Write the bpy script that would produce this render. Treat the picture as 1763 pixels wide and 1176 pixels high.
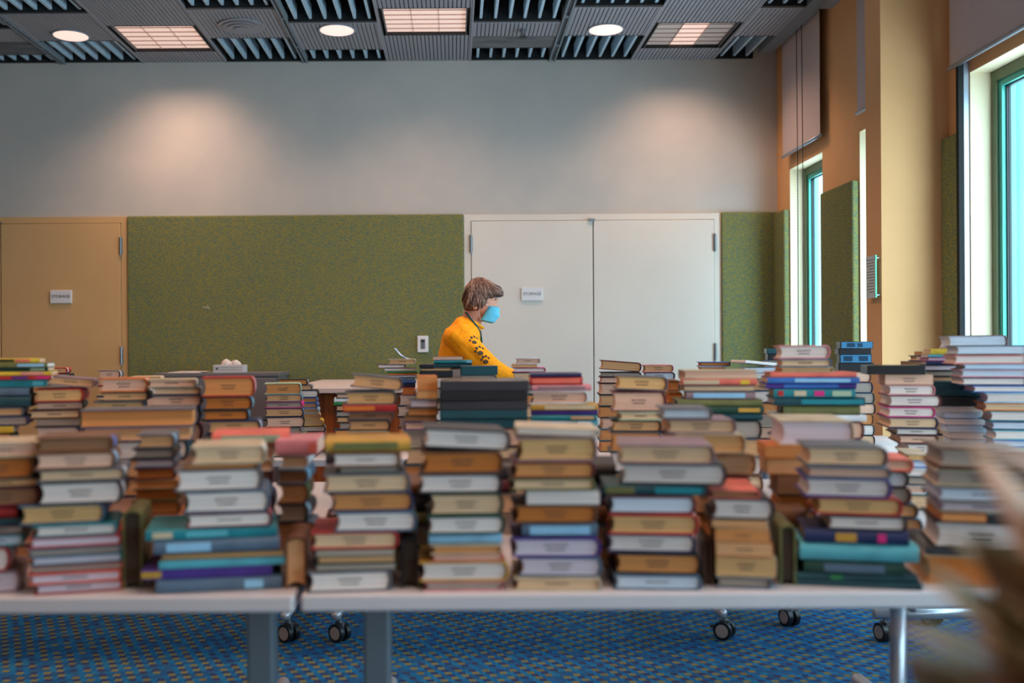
import bpy, bmesh, math, random
from mathutils import Vector, Matrix
from mathutils.bvhtree import BVHTree
random.seed(7)
PI = math.pi
C = bpy.context.scene.collection
for o in list(bpy.data.objects): bpy.data.objects.remove(o)

# ---------------------------------------------------------------- camera
H = 1.165; F = 1714.0; VX = 780.0; VY = 605.0; TH = 0.006
cd = bpy.data.cameras.new('camera'); cam = bpy.data.objects.new('camera', cd); C.objects.link(cam)
cam.location = (0, 0, H); cam.rotation_euler = (PI/2, TH, 0)
cd.sensor_width = 36; cd.lens = F/1763*36
cd.shift_x = (881.5-VX)/1763; cd.shift_y = (VY-588)/1763
cd.clip_start = 0.05
cd.dof.use_dof = True; cd.dof.focus_distance = 4.9; cd.dof.aperture_fstop = 2.3
bpy.context.scene.camera = cam
# ---------------------------------------------------------------- light
sc = bpy.context.scene
sc.view_settings.view_transform = 'Standard'; sc.view_settings.look = 'None'
sc.view_settings.gamma = 1; sc.view_settings.exposure = 0.05
W = bpy.data.worlds.new('sky'); sc.world = W; W.use_nodes = True
wn = W.node_tree; wn.nodes.clear()
wo = wn.nodes.new('ShaderNodeOutputWorld'); wb = wn.nodes.new('ShaderNodeBackground')
wr = wn.nodes.new('ShaderNodeValToRGB'); wt = wn.nodes.new('ShaderNodeTexCoord'); ws = wn.nodes.new('ShaderNodeSeparateXYZ')
wn.links.new(wt.outputs['Generated'], ws.inputs[0]); wn.links.new(ws.outputs['Z'], wr.inputs[0])
wr.color_ramp.elements[0].position = 0.0; wr.color_ramp.elements[0].color = (0.66, 0.88, 1.0, 1)
wr.color_ramp.elements[1].position = 0.45; wr.color_ramp.elements[1].color = (0.58, 0.84, 0.99, 1)
wn.links.new(wr.outputs[0], wb.inputs[0]); wb.inputs[1].default_value = 8.8
wn.links.new(wb.outputs[0], wo.inputs[0])
LAMP_COL = (1.0, 0.62, 0.43)
LAMP_W = 15.0

# ---------------------------------------------------------------- helpers
def P(x, y, Y):
    dx = x-VX; dy = VY-y; c, s = math.cos(TH), math.sin(TH)
    return ((dx*c+dy*s)*Y/F, H+(-dx*s+dy*c)*Y/F)
def lin(c):
    return tuple(((v/255)/12.92 if v/255 <= .04045 else ((v/255+.055)/1.055)**2.4) for v in c)
def link(o, parent=None):
    C.objects.link(o)
    if parent is not None: o.parent = parent
    return o
def tag(o, label, cat, group=None, kind=None):
    if label: o['label'] = label
    if cat: o['category'] = cat
    if group: o['group'] = group
    if kind: o['kind'] = kind
    return o
def thing(name, label, cat, loc=(0,0,0), rz=0.0, group=None):
    o = bpy.data.objects.new(name, None); o.empty_display_size = .05
    C.objects.link(o); o.location = loc; o.rotation_euler = (0,0,rz)
    return tag(o, label, cat, group)
def obj(name, bm, m, parent=None, color=None, smooth=False, label=None):
    me = bpy.data.meshes.new(name); bmesh.ops.recalc_face_normals(bm, faces=bm.faces)
    bm.to_mesh(me); bm.free()
    if smooth:
        for p in me.polygons: p.use_smooth = True
    if m: me.materials.append(m)
    o = bpy.data.objects.new(name, me); link(o, parent)
    if color is not None: o.color = (*color, 1)
    if label: o['label'] = label
    return o
def struct(name, bm, m, parent=None, smooth=False):
    o = obj(name, bm, m, parent, smooth=smooth)
    if parent is None: o['kind'] = 'structure'
    return o
def box(bm, x0, x1, y0, y1, z0, z1):
    v = [bm.verts.new(p) for p in ((x0,y0,z0),(x1,y0,z0),(x1,y1,z0),(x0,y1,z0),(x0,y0,z1),(x1,y0,z1),(x1,y1,z1),(x0,y1,z1))]
    for f in ((0,3,2,1),(4,5,6,7),(0,1,5,4),(1,2,6,5),(2,3,7,6),(3,0,4,7)): bm.faces.new([v[i] for i in f])
    return v
def bev(bm, w, seg=2):
    bmesh.ops.bevel(bm, geom=bm.edges[:], offset=w, segments=seg, affect='EDGES', profile=.5)
def NB(): return bmesh.new()
def bbox(x0,x1,y0,y1,z0,z1,b=None,seg=2):
    bm = NB(); box(bm,x0,x1,y0,y1,z0,z1)
    if b: bev(bm,b,seg)
    return bm
def tube(bm, pts, r, n=10, caps=True):
    pts = [Vector(p) for p in pts]; rr = r if isinstance(r,(list,tuple)) else [r]*len(pts)
    rings = []; prev = None
    for i, p in enumerate(pts):
        t = (pts[min(i+1,len(pts)-1)]-pts[max(i-1,0)]).normalized()
        if prev is None:
            a = Vector((0,0,1)) if abs(t.z) < .9 else Vector((1,0,0)); u = t.cross(a).normalized()
        else:
            u = (prev - t*prev.dot(t)).normalized()
        prev = u; v = t.cross(u)
        rings.append([bm.verts.new(p+(u*math.cos(k*2*PI/n)+v*math.sin(k*2*PI/n))*rr[i]) for k in range(n)])
    for a, b in zip(rings, rings[1:]):
        for k in range(n): bm.faces.new((a[k],a[(k+1)%n],b[(k+1)%n],b[k]))
    if caps:
        bm.faces.new(rings[0][::-1]); bm.faces.new(rings[-1])
def loft(bm, secs, n=20):
    """secs: (x, y, z, r_lateral(Y), r_front) rings around a path in the XZ plane"""
    pts = [Vector(s[:3]) for s in secs]; rings = []
    for i, s in enumerate(secs):
        t = (pts[min(i+1,len(pts)-1)]-pts[max(i-1,0)]).normalized()
        yv = Vector((0,1,0)); yv = (yv-t*yv.dot(t)).normalized(); fv = yv.cross(t).normalized()
        rings.append([bm.verts.new(pts[i]+yv*math.cos(k*2*PI/n)*s[3]+fv*math.sin(k*2*PI/n)*s[4]) for k in range(n)])
    for a, b in zip(rings, rings[1:]):
        for k in range(n): bm.faces.new((a[k],a[(k+1)%n],b[(k+1)%n],b[k]))
    bm.faces.new(rings[0][::-1]); bm.faces.new(rings[-1])
def prism(bm, prof, y0, y1):
    a = [bm.verts.new((x,y0,z)) for x,z in prof]; b = [bm.verts.new((x,y1,z)) for x,z in prof]
    n = len(prof)
    for i in range(n): bm.faces.new((a[i],a[(i+1)%n],b[(i+1)%n],b[i]))
    bm.faces.new(a[::-1]); bm.faces.new(b)
def cyl(bm, c, r, h, axis='Z', n=24, r2=None):
    m = {'Z': Matrix(), 'X': Matrix.Rotation(PI/2,4,'Y'), 'Y': Matrix.Rotation(-PI/2,4,'X')}[axis]
    bmesh.ops.create_cone(bm, cap_ends=True, segments=n, radius1=r, radius2=r if r2 is None else r2, depth=h, matrix=Matrix.Translation(c)@m)
def sphere(bm, c, r, sx=1, sy=1, sz=1, u=16, v=10):
    bmesh.ops.create_uvsphere(bm, u_segments=u, v_segments=v, radius=r, matrix=Matrix.Translation(c)@Matrix.Diagonal((sx,sy,sz,1)))

# ---------------------------------------------------------------- materials
def mat(name, col=(.8,.8,.8), rough=.6, metal=0, spec=.5, emis=None, es=0):
    m = bpy.data.materials.new(name); m.use_nodes = True
    b = m.node_tree.nodes['Principled BSDF']
    b.inputs['Base Color'].default_value = (*col,1); b.inputs['Roughness'].default_value = rough
    b.inputs['Metallic'].default_value = metal; b.inputs['Specular IOR Level'].default_value = spec
    if emis: b.inputs['Emission Color'].default_value = (*emis,1); b.inputs['Emission Strength'].default_value = es
    return m
def N(m, t, **kw):
    n = m.node_tree.nodes.new(t)
    for k, v in kw.items(): setattr(n, k, v)
    return n
def L(m, a, b): m.node_tree.links.new(a, b)
def noisy(name, c1, c2, scale=(1,1,1), nscale=10, rough=.7, lo=.35, hi=.65, bump=0, detail=3, spec=.3, metal=0):
    m = mat(name, c1, rough, metal, spec); b = m.node_tree.nodes['Principled BSDF']
    tc = N(m,'ShaderNodeTexCoord'); mp = N(m,'ShaderNodeMapping'); mp.inputs['Scale'].default_value = scale
    nz = N(m,'ShaderNodeTexNoise'); nz.inputs['Scale'].default_value = nscale; nz.inputs['Detail'].default_value = detail
    rp = N(m,'ShaderNodeValToRGB'); rp.color_ramp.elements[0].position = lo; rp.color_ramp.elements[1].position = hi
    rp.color_ramp.elements[0].color = (*c1,1); rp.color_ramp.elements[1].color = (*c2,1)
    L(m,tc.outputs['Object'],mp.inputs[0]); L(m,mp.outputs[0],nz.inputs['Vector']); L(m,nz.outputs['Fac'],rp.inputs[0]); L(m,rp.outputs[0],b.inputs['Base Color'])
    if bump:
        bp = N(m,'ShaderNodeBump'); bp.inputs['Strength'].default_value = bump; bp.inputs['Distance'].default_value = .004
        L(m,nz.outputs['Fac'],bp.inputs['Height']); L(m,bp.outputs[0],b.inputs['Normal'])
    return m
M = {}
M['wall'] = noisy('wall_paint', lin((196,192,186)), lin((188,186,182)), nscale=3, rough=.85, bump=.02)
M['orange'] = noisy('ochre_wall_paint', lin((220,168,116)), lin((214,162,110)), nscale=3, rough=.8, spec=.3)
M['reveal'] = noisy('cream_reveal_paint', lin((236,220,186)), lin((230,214,180)), nscale=3, rough=.7)
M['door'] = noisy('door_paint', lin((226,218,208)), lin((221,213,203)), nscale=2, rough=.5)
M['door_warm_lit'] = noisy('warm_lit_door_paint', lin((212,172,122)), lin((207,167,117)), nscale=2, rough=.5)  # cream door paint with the left side's warm dim light put into its colour
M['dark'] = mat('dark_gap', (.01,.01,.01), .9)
M['steel'] = mat('brushed_steel', lin((150,155,160)), .35, .9)
M['ceil'] = mat('grey_ceiling_slat', lin((150,148,154)), .6)
M['ceilback'] = mat('slat_backing', lin((30,30,34)), .8)
M['ceilflat'] = noisy('flat_ceiling_tile', lin((120,120,122)), lin((92,92,94)), scale=(1,6,1), nscale=4, rough=.7)
M['fin'] = noisy('blue_grey_fin', lin((196,218,232)), lin((176,204,222)), nscale=30, rough=.35, spec=.6)
M['deck'] = noisy('dark_roof_deck', lin((118,104,92)), lin((84,92,96)), scale=(14,.4,1), nscale=3, rough=.8)
M['rail'] = mat('ceiling_rail', lin((120,128,134)), .5)
M['lampframe'] = mat('lamp_frame', lin((90,92,94)), .5, .4)
M['blind'] = noisy('blind_fabric', lin((192,178,176)), lin((186,172,170)), scale=(1,1,1), nscale=160, rough=.9)
M['alu'] = mat('blind_bar', lin((170,180,195)), .35, .5)
M['black'] = mat('black_plastic', lin((20,20,22)), .4)
M['teal'] = mat('teal_aluminium', lin((70,165,150)), .4, .2)
M['olive_frame'] = mat('olive_window_frame', lin((96,108,78)), .5)
M['white'] = mat('white_plastic', lin((225,225,228)), .4)
M['screen'] = mat('grey_screen', lin((105,112,118)), .3)
M['ink'] = mat('black_ink', lin((25,25,28)), .6)
M['stamp'] = mat('faded_stamp_ink', lin((66,56,54)), .8)
M['tabletop'] = noisy('white_laminate', lin((205,198,200)), lin((198,192,194)), nscale=5, rough=.4)
M['tablegrey'] = mat('grey_table_leg', lin((128,134,140)), .4, .3)
M['tube'] = mat('silver_tube', lin((190,192,200)), .3, .5)
M['rubber'] = mat('caster_rubber', lin((18,20,24)), .4)
M['hub'] = mat('caster_hub', lin((150,146,142)), .5)
M['cab'] = mat('grey_cabinet', lin((120,116,120)), .45, .1)
M['wood'] = noisy('reddish_wood', lin((150,78,32)), lin((112,52,20)), scale=(20,1,1), nscale=2, rough=.5)
M['tissue'] = mat('tissue_paper', lin((225,215,210)), .9)
M['boxpaper'] = mat('tissue_box_card', lin((200,200,205)), .6)
def fabric():
    m = mat('green_flecked_fabric', rough=.95, spec=.1); b = m.node_tree.nodes['Principled BSDF']
    tc = N(m,'ShaderNodeTexCoord'); mp = N(m,'ShaderNodeMapping'); mp.inputs['Rotation'].default_value=(.5,.6,.3); mp.inputs['Scale'].default_value=(1,1,2.2)
    n1 = N(m,'ShaderNodeTexNoise'); n1.inputs['Scale'].default_value = 55; n1.inputs['Detail'].default_value = 4; n1.inputs['Roughness'].default_value=.7
    rp = N(m,'ShaderNodeValToRGB'); e = rp.color_ramp.elements
    e[0].position=.40; e[0].color=(*lin((90,110,94)),1); e[1].position=.60; e[1].color=(*lin((142,132,66)),1)
    L(m,tc.outputs['Object'],mp.inputs[0]); L(m,mp.outputs[0],n1.inputs['Vector']); L(m,n1.outputs['Fac'],rp.inputs[0]); L(m,rp.outputs[0],b.inputs['Base Color'])
    return m
M['fabric'] = fabric()
def carpet():
    m = mat('patterned_blue_carpet', rough=.95, spec=.1); b = m.node_tree.nodes['Principled BSDF']
    tc = N(m,'ShaderNodeTexCoord'); sp = N(m,'ShaderNodeSeparateXYZ'); L(m,tc.outputs['Object'],sp.inputs[0])
    def mth(op, a, bb=None):
        n = N(m,'ShaderNodeMath',operation=op)
        for i, v in enumerate((a, bb)):
            if v is None: continue
            if isinstance(v,(int,float)): n.inputs[i].default_value = v
            else: L(m, v, n.inputs[i])
        return n.outputs[0]
    ry = mth('FLOOR', mth('DIVIDE', sp.outputs['Y'], .027))
    xs = mth('ADD', mth('DIVIDE', sp.outputs['X'], .025), mth('MULTIPLY', ry, .5))
    cx = mth('FLOOR', xs)
    cb = N(m,'ShaderNodeCombineXYZ'); L(m,cx,cb.inputs[0]); L(m,ry,cb.inputs[1])
    wn_ = N(m,'ShaderNodeTexWhiteNoise',noise_dimensions='2D'); L(m,cb.outputs[0],wn_.inputs['Vector'])
    par = mth('MULTIPLY', mth('FLOORED_MODULO', cx, 2.0), .5)
    par2 = mth('MULTIPLY', mth('MULTIPLY', mth('FLOORED_MODULO', mth('ADD', ry, mth('FLOOR', mth('MULTIPLY', cx, .5))), 2.0), par), .5)
    v = mth('ADD', mth('ADD', par, par2), mth('MULTIPLY', wn_.outputs[0], .3))
    rp = N(m,'ShaderNodeValToRGB'); rp.color_ramp.interpolation='CONSTANT'; e = rp.color_ramp.elements
    e[0].position=0; e[0].color=(*lin((28,104,156)),1); e[1].position=.12; e[1].color=(*lin((34,88,136)),1)
    for p, c in ((.22,(36,112,156)),(.5,(48,64,104)),(.63,(58,62,94)),(.75,(44,90,132)),(.81,(118,118,82)),(.97,(112,108,72))):
        q = e.new(p); q.color = (*lin(c),1)
    L(m,v,rp.inputs[0]); L(m,rp.outputs[0],b.inputs['Base Color'])
    nz = N(m,'ShaderNodeTexNoise'); nz.inputs['Scale'].default_value=300; bp=N(m,'ShaderNodeBump'); bp.inputs['Strength'].default_value=.2
    L(m,nz.outputs['Fac'],bp.inputs['Height']); L(m,bp.outputs[0],b.inputs['Normal'])
    return m
M['carpet'] = carpet()
def objcol(name, rough, stripes=0, spec=.3, nz_amt=.12, nscale=14):
    m = mat(name, rough=rough, spec=spec); b = m.node_tree.nodes['Principled BSDF']
    oi = N(m,'ShaderNodeObjectInfo'); tc = N(m,'ShaderNodeTexCoord')
    mp = N(m,'ShaderNodeMapping'); nz = N(m,'ShaderNodeTexNoise')
    mp.inputs['Scale'].default_value = (1,1,stripes) if stripes else (1,1,1)
    nz.inputs['Scale'].default_value = 3 if stripes else nscale
    mr = N(m,'ShaderNodeMapRange'); mr.inputs['To Min'].default_value = 1-nz_amt*1.6; mr.inputs['To Max'].default_value = 1+nz_amt*1.2
    mr.inputs['From Min'].default_value=.3; mr.inputs['From Max'].default_value=.7
    mx = N(m,'ShaderNodeVectorMath',operation='SCALE')
    L(m,tc.outputs['Object'],mp.inputs[0]); L(m,mp.outputs[0],nz.inputs['Vector']); L(m,nz.outputs['Fac'],mr.inputs[0])
    L(m,oi.outputs['Color'],mx.inputs[0]); L(m,mr.outputs[0],mx.inputs['Scale']); L(m,mx.outputs[0],b.inputs['Base Color'])
    return m
M['pages'] = objcol('page_edges', .9, stripes=180, nz_amt=.16)
M['cover'] = objcol('book_cover', .45, nz_amt=.14, spec=.4)
M['case'] = objcol('plastic_case', .3, nz_amt=.05, spec=.5)
M['print'] = objcol('printed_band', .5, nz_amt=.05)

# ---------------------------------------------------------------- room shell
YB = 7.52; XR = 2.456; XL = -6.0; YF = -3.0; HC = 3.36
struct('floor', bbox(XL-.2,XR+.17,YF-.2,YB+.2,-.1,0), M['carpet'])
struct('wall_back', bbox(XL-.2,XR+.17,YB,YB+.2,0,4.0), M['wall'])
struct('wall_left', bbox(XL-.2,XL,YF,YB,0,4.0), M['orange'])  # unseen wall, ochre chosen to cut cool bounce light on the left
struct('wall_front', bbox(XL-.2,XR+.17,YF-.2,YF,0,4.0), M['orange'])  # unseen wall behind the camera, ochre also chosen to lessen bounce light
WINS = [(6.60,7.24),(5.13,6.0),(2.7,4.72),(0.3,2.3),(-2.2,-.2)]
HEAD = 2.475; SILL = .45
bm = NB(); ys = [YF]
for a, b in sorted(WINS): ys += [a, b]
ys.append(YB)
for i in range(0, len(ys), 2): box(bm, XR, XR+.17, ys[i], ys[i+1], 0, 4.0)
for a, b in WINS:
    box(bm, XR, XR+.17, a, b, HEAD, 4.0); box(bm, XR, XR+.17, a, b, 0, SILL)
struct('wall_right', bm, M['orange'])
for i, (a, b) in enumerate(WINS):
    bm = NB()       # painted reveal lining
    e = .004
    box(bm, XR+.001, XR+.1, a, a+e, SILL, HEAD); box(bm, XR+.001, XR+.1, b-e, b, SILL, HEAD)
    box(bm, XR+.001, XR+.1, a+e, b-e, HEAD-e, HEAD); box(bm, XR+.001, XR+.1, a+e, b-e, SILL, SILL+e)
    w = struct('window_%d' % (i+1), bm, M['reveal'])
    bm = NB(); f = .045; x0, x1 = XR+.1, XR+.16
    box(bm,x0,x1,a,a+f,SILL,HEAD); box(bm,x0,x1,b-f,b,SILL,HEAD); box(bm,x0,x1,a+f,b-f,HEAD-f*1.2,HEAD); box(bm,x0,x1,a+f,b-f,SILL,SILL+f)
    obj('window_frame', bm, M['olive_frame'], w)
    g = .03; bm = NB(); x2, x3 = x0+.012, x1-.005; a2, b2, s2, h2 = a+f, b-f, SILL+f, HEAD-f*1.2
    box(bm,x2,x3,a2,a2+g,s2,h2); box(bm,x2,x3,b2-g,b2,s2,h2); box(bm,x2,x3,a2+g,b2-g,h2-g,h2); box(bm,x2,x3,a2+g,b2-g,s2,s2+g)
    obj('glazing_trim', bm, M['teal'], w)
    bm = NB(); x2 = x0+.03; a3,b3=a2+g,b2-g
    box(bm,x2,x2+.02,b3-.008,b3,s2+g,h2-g); box(bm,x2,x2+.02,a3,b3,h2-g-.008,h2-g); box(bm,x2,x2+.02,a3,a3+.008,s2+g,h2-g)
    obj('gasket', bm, M['black'], w)
    if 'glass' not in M:
        m = bpy.data.materials.new('window_glass'); m.use_nodes = True; nt = m.node_tree; nt.nodes.clear()
        out = nt.nodes.new('ShaderNodeOutputMaterial'); mx = nt.nodes.new('ShaderNodeMixShader'); tr = nt.nodes.new('ShaderNodeBsdfTransparent'); gl = nt.nodes.new('ShaderNodeBsdfGlossy')
        tr.inputs[0].default_value = (.90,.95,.97,1); gl.inputs['Roughness'].default_value = .02; mx.inputs[0].default_value = .05
        nt.links.new(tr.outputs[0],mx.inputs[1]); nt.links.new(gl.outputs[0],mx.inputs[2]); nt.links.new(mx.outputs[0],out.inputs[0]); M['glass'] = m
    obj('pane', bbox(x0+.035,x0+.041,a3,b3-.008,s2+g,h2-g-.008), M['glass'], w)
    ld = bpy.data.lights.new('window_portal','AREA'); ld.shape='RECTANGLE'; ld.size = HEAD-SILL; ld.size_y = b-a
    ld.cycles.is_portal = True
    lo = bpy.data.objects.new('window_portal', ld); link(lo); lo.location=(XR+.2,(a+b)/2,(HEAD+SILL)/2); lo.rotation_euler=(0,PI/2,0)
# column beside the windows
struct('trim_1', bbox(2.12,XR,4.918,5.10,0,3.9), M['orange'])
# neighbouring pale aqua facade seen through the windows
M['aquawall'] = noisy('aqua_facade', lin((78,156,160)), lin((92,168,170)), scale=(1,1,.2), nscale=1.5, rough=.5)
M['mullion'] = noisy('pale_mullion', lin((130,186,194)), lin((124,180,190)), nscale=2, rough=.5)
nb_ = thing('neighbouring_building', 'pale aqua glass building seen through the tall windows', 'building', (8.0,20,0))
obj('facade', bbox(0,1.5,-9,14,-2,13), M['aquawall'], nb_)
for k in range(23): obj('mullion', bbox(-.12,-.001,-8.9+k*1.0,-8.62+k*1.0,-2,13), M['mullion'], nb_)
# baseboards
struct('baseboard_back', bbox(-5.9,2.40,YB-.012,YB,0,.1), M['black'])

# ---------------------------------------------------------------- doors on the back wall
def wx(px, y=450): return P(px, y, YB)[0]
def wz(py, x=780): return P(x, py, YB)[1]
ztop_f = wz(369,1000); ztop = wz(379.5,1000)
def double_door(name, xa, xm, xb, m, left_hinge=True):
    fr = NB(); f = .052
    box(fr, xa-f, xa, YB-.022, YB, 0, ztop_f); box(fr, xb, xb+f, YB-.022, YB, 0, ztop_f); box(fr, xa, xb, YB-.022, YB, ztop, ztop_f)
    d = struct(name, fr, m)
    obj('shadow_gap', bbox(xa, xb, YB-.006, YB-.002, 0, ztop), M['dark'], d)
    g = .004
    for (a, b) in ((xa+g, xm-g), (xm+g, xb-g)):
        obj('door_leaf', bbox(a, b, YB-.03, YB-.008, .01, ztop-g, .002, 1), m, d)
    bm = NB(); box(bm, xm-.035, xm+.012, YB-.045, YB-.03, ztop-.012, ztop+.008); obj('latch', bm, M['steel'], d)
    for hx in (xa, xb):
        for zc in (wz(421), wz(609), .25):
            bm = NB(); box(bm, hx-.012, hx+.012, YB-.034, YB-.03, zc-.062, zc+.062)
            cyl(bm, (hx, YB-.038, zc), .008, .135); obj('hinge', bm, M['steel'], d)
    return d
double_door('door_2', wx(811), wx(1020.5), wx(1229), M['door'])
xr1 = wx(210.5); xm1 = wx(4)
double_door('door_1', xm1-(xr1-xm1), xm1, xr1, M['door_warm_lit'])
def text(name, s, loc, size, m, parent, rot=(PI/2,0,0), ext=.0005):
    cu = bpy.data.curves.new(name,'FONT'); cu.body = s; cu.size = size; cu.align_x='CENTER'; cu.align_y='CENTER'; cu.extrude = ext
    o = bpy.data.objects.new(name, cu); cu.materials.append(m); link(o)
    dg = bpy.context.evaluated_depsgraph_get(); me = bpy.data.meshes.new_from_object(o.evaluated_get(dg)); bpy.data.objects.remove(o)
    o = bpy.data.objects.new(name, me); link(o, parent); o.location = loc; o.rotation_euler = rot
    return o
def sign(px, py, label):
    x, z = P(px, py, YB-.04)
    t = thing('door_sign', label, 'sign', (x, YB-.0305, z), 0, 'door signs')
    obj('plate', bbox(-.081,.081,-.014,0,-.05,.05,.004), M['white'], t)
    text('lettering', 'STORAGE', (0,-.0145,.002), .031, M['ink'], t)
sign(105, 511, 'small white STORAGE sign on the warm-lit left door')
sign(916, 506.5, 'small white STORAGE sign on the pale double door beside the woman')
# acoustic panels
def panel(name, bm, label):
    bev(bm, .012, 3); return tag(obj('acoustic_panel', bm, M['fabric'], smooth=False), label, 'acoustic panel', 'green acoustic wall panels')
zp = wz(371.5, 500)
bm = NB(); box(bm, wx(221.5), wx(798.5), YB-.04, YB-.001, .45, zp)
pb = panel('p', bm, 'large olive green fabric panel between the two doors')
bm = NB(); box(bm, wx(1240), wx(1341), YB-.04, YB-.001, .45, wz(366,1290)); panel('p', bm, 'narrow green fabric panel right of the double door')
zr = H+1.02
bm = NB(); box(bm, XR-.045, XR-.001, 7.245, YB-.041, .45, zr); panel('p', bm, 'slim green fabric panel in the far right corner')
bm = NB(); box(bm, XR-.045, XR-.001, 6.005, 6.53, .45, zr); panel('p', bm, 'green fabric panel on the ochre wall between two windows')
bm = NB(); box(bm, XR-.045, XR-.001, 4.752, 4.914, .45, zr+.012); panel('p', bm, 'narrow green fabric panel behind the ochre column edge')
bm = NB()
for (px,py) in ((351,529),(355,530),(358,527.5),(360,531)):
    x,z = P(px,py,YB-.04); box(bm,x-.004,x+.004,YB-.0415,YB-.04,z-.003,z+.003)
tag(obj('tape_scrap', bm, M['tissue']), 'tiny pale scraps of tape stuck on the large green panel', 'tape')
# thermostat
x,z = P(728,592.5,YB-.05)
t = thing('thermostat', 'white wall thermostat with grey display on the green panel', 'thermostat', (x,YB-.04,z))
obj('housing', bbox(-.041,.041,-.02,0,-.062,.062,.005), M['white'], t)
obj('display', bbox(-.017,.017,-.0215,-.019,-.037,.037,.001,1), M['screen'], t)
obj('readout', bbox(-.014,.014,-.0225,-.0215,.014,.03), M['ink'], t)

# ---------------------------------------------------------------- ceiling
struct('ceiling', bbox(XL-.2,XR+.17,YF-.2,YB+.2,HC+.42,HC+.6), M['deck'])
def cxp(px): return P(px, 101, YB)[0]
def zrow(px, py):      # depth of a ceiling row from its image height
    xw = px; dy = (VY-py) - (px-VX)*TH
    return (HC-H)*F/dy
Y0 = 5.6
struct('trim_2', bbox(XL,XR,YF,Y0-.01,HC,HC+.42), M['ceil'])
struct('trim_3', bbox(XL,cxp(-330),Y0,YB,HC,HC+.42), M['ceil'])
pan_i = [0]
def fluted(x0, x1, y0, y1, where, hole=None):
    t = thing('ceiling_panel', 'grey fluted ceiling panel ' + where, 'ceiling panel', (0,0,0), 0, 'fluted ceiling panels')
    strips = NB(); back = NB(); n = max(3, int(round((x1-x0)/.0275))); p = (x1-x0)/n
    def fill(a0, a1, b0, b1):
        if a1-a0 < .004 or b1-b0 < .004: return
        i0 = a0
        for i in range(n):
            s0 = x0+i*p+.003; s1 = x0+(i+1)*p-.003
            s0c, s1c = max(s0,a0), min(s1,a1)
            if s1c-s0c > .004: box(strips, s0c, s1c, b0, b1, HC, HC+.012)
        box(back, a0, a1, b0, b1, HC+.0125, HC+.03)
    if hole:
        hx0,hx1,hy0,hy1 = hole
        fill(x0,x1,y0,hy0); fill(x0,x1,hy1,y1); fill(x0,hx0,hy0,hy1); fill(hx1,x1,hy0,hy1)
    else: fill(x0,x1,y0,y1)
    obj('slats', strips, M['ceil'], t); obj('backing', back, M['ceilback'], t)
    bm = NB(); e = .012
    box(bm,x0,x0+e,y0,y1,HC-.004,HC); box(bm,x1-e,x1,y0,y1,HC-.004,HC); box(bm,x0+e,x1-e,y0,y0+e,HC-.004,HC); 
    obj('edge_trim', bm, M['ceil'], t)
def louver(x0, x1, y0, y1, where):
    t = thing('ceiling_grille', 'open ceiling grille with blue grey fins ' + where, 'ceiling grille', (0,0,0), 0, 'open ceiling grilles')
    n = max(2, int(round((x1-x0)/.1))); p = (x1-x0)/n
    for i in range(n):
        xa = x0+(i+.5)*p; bm = NB()
        v = box(bm, xa-.009, xa+.009, y0+.03, y1-.03, HC+.015, HC+.11)
        obj('fin', bm, M['fin'], t)
    obj('end_channel', bbox(x0,x1,y1-.03,y1-.004,HC,HC+.16), M['black'], t); obj('end_channel', bbox(x0,x1,y0+.002,y0+.012,HC,HC+.16), M['black'], t)
    bm = NB(); k = x0
    while k < x1-.03:
        box(bm, k+.008, k+.024, y0+.03, y1-.035, HC+.2, HC+.23); k += .034
    obj('cross_ribs', bm, M['deck'], t)
cols = [('A',-24,104,[94,72,50],'VTFV','left of the first rail'),('B',115,245,[70,23],'VFV','beside the leftmost troffer'),('C',392,521,[65,15.6],'VFV','by the round vent'),
        ('D',531,665,[85,38.8],'VFV','left of the middle troffer'),('E',811,944,[82,62,38],'VTFV','right of the middle troffer'),('F',957,1085,[61,12],'VFV','left of the right troffer'),('G',1229,1306,[62,13],'VFV','nearest the windows')]
for nm, pa, pb_, rows, pat, where in cols:
    x0, x1 = cxp(pa), cxp(pb_); cxm = (pa+pb_)/2
    if nm == 'G': x1 = 2.27
    ysr = [YB] + [zrow(cxm, r) for r in rows] + [Y0]
    cnt = 0
    for k, ch in enumerate(pat):
        b, a = ysr[k], ysr[k+1]
        if a > b: continue
        if ch == 'F': fluted(x0,x1,a,b, where)
        elif ch == 'V':
            louver(x0,x1,a,b, ('against the back wall ' if k == 0 else 'nearer the room ')+where)
        else:
            tag(obj('ceiling_tile', bbox(x0,x1,a,b,HC,HC+.02), M['ceilflat']), 'flat smudged grey ceiling tile '+where, 'ceiling tile')
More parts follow.
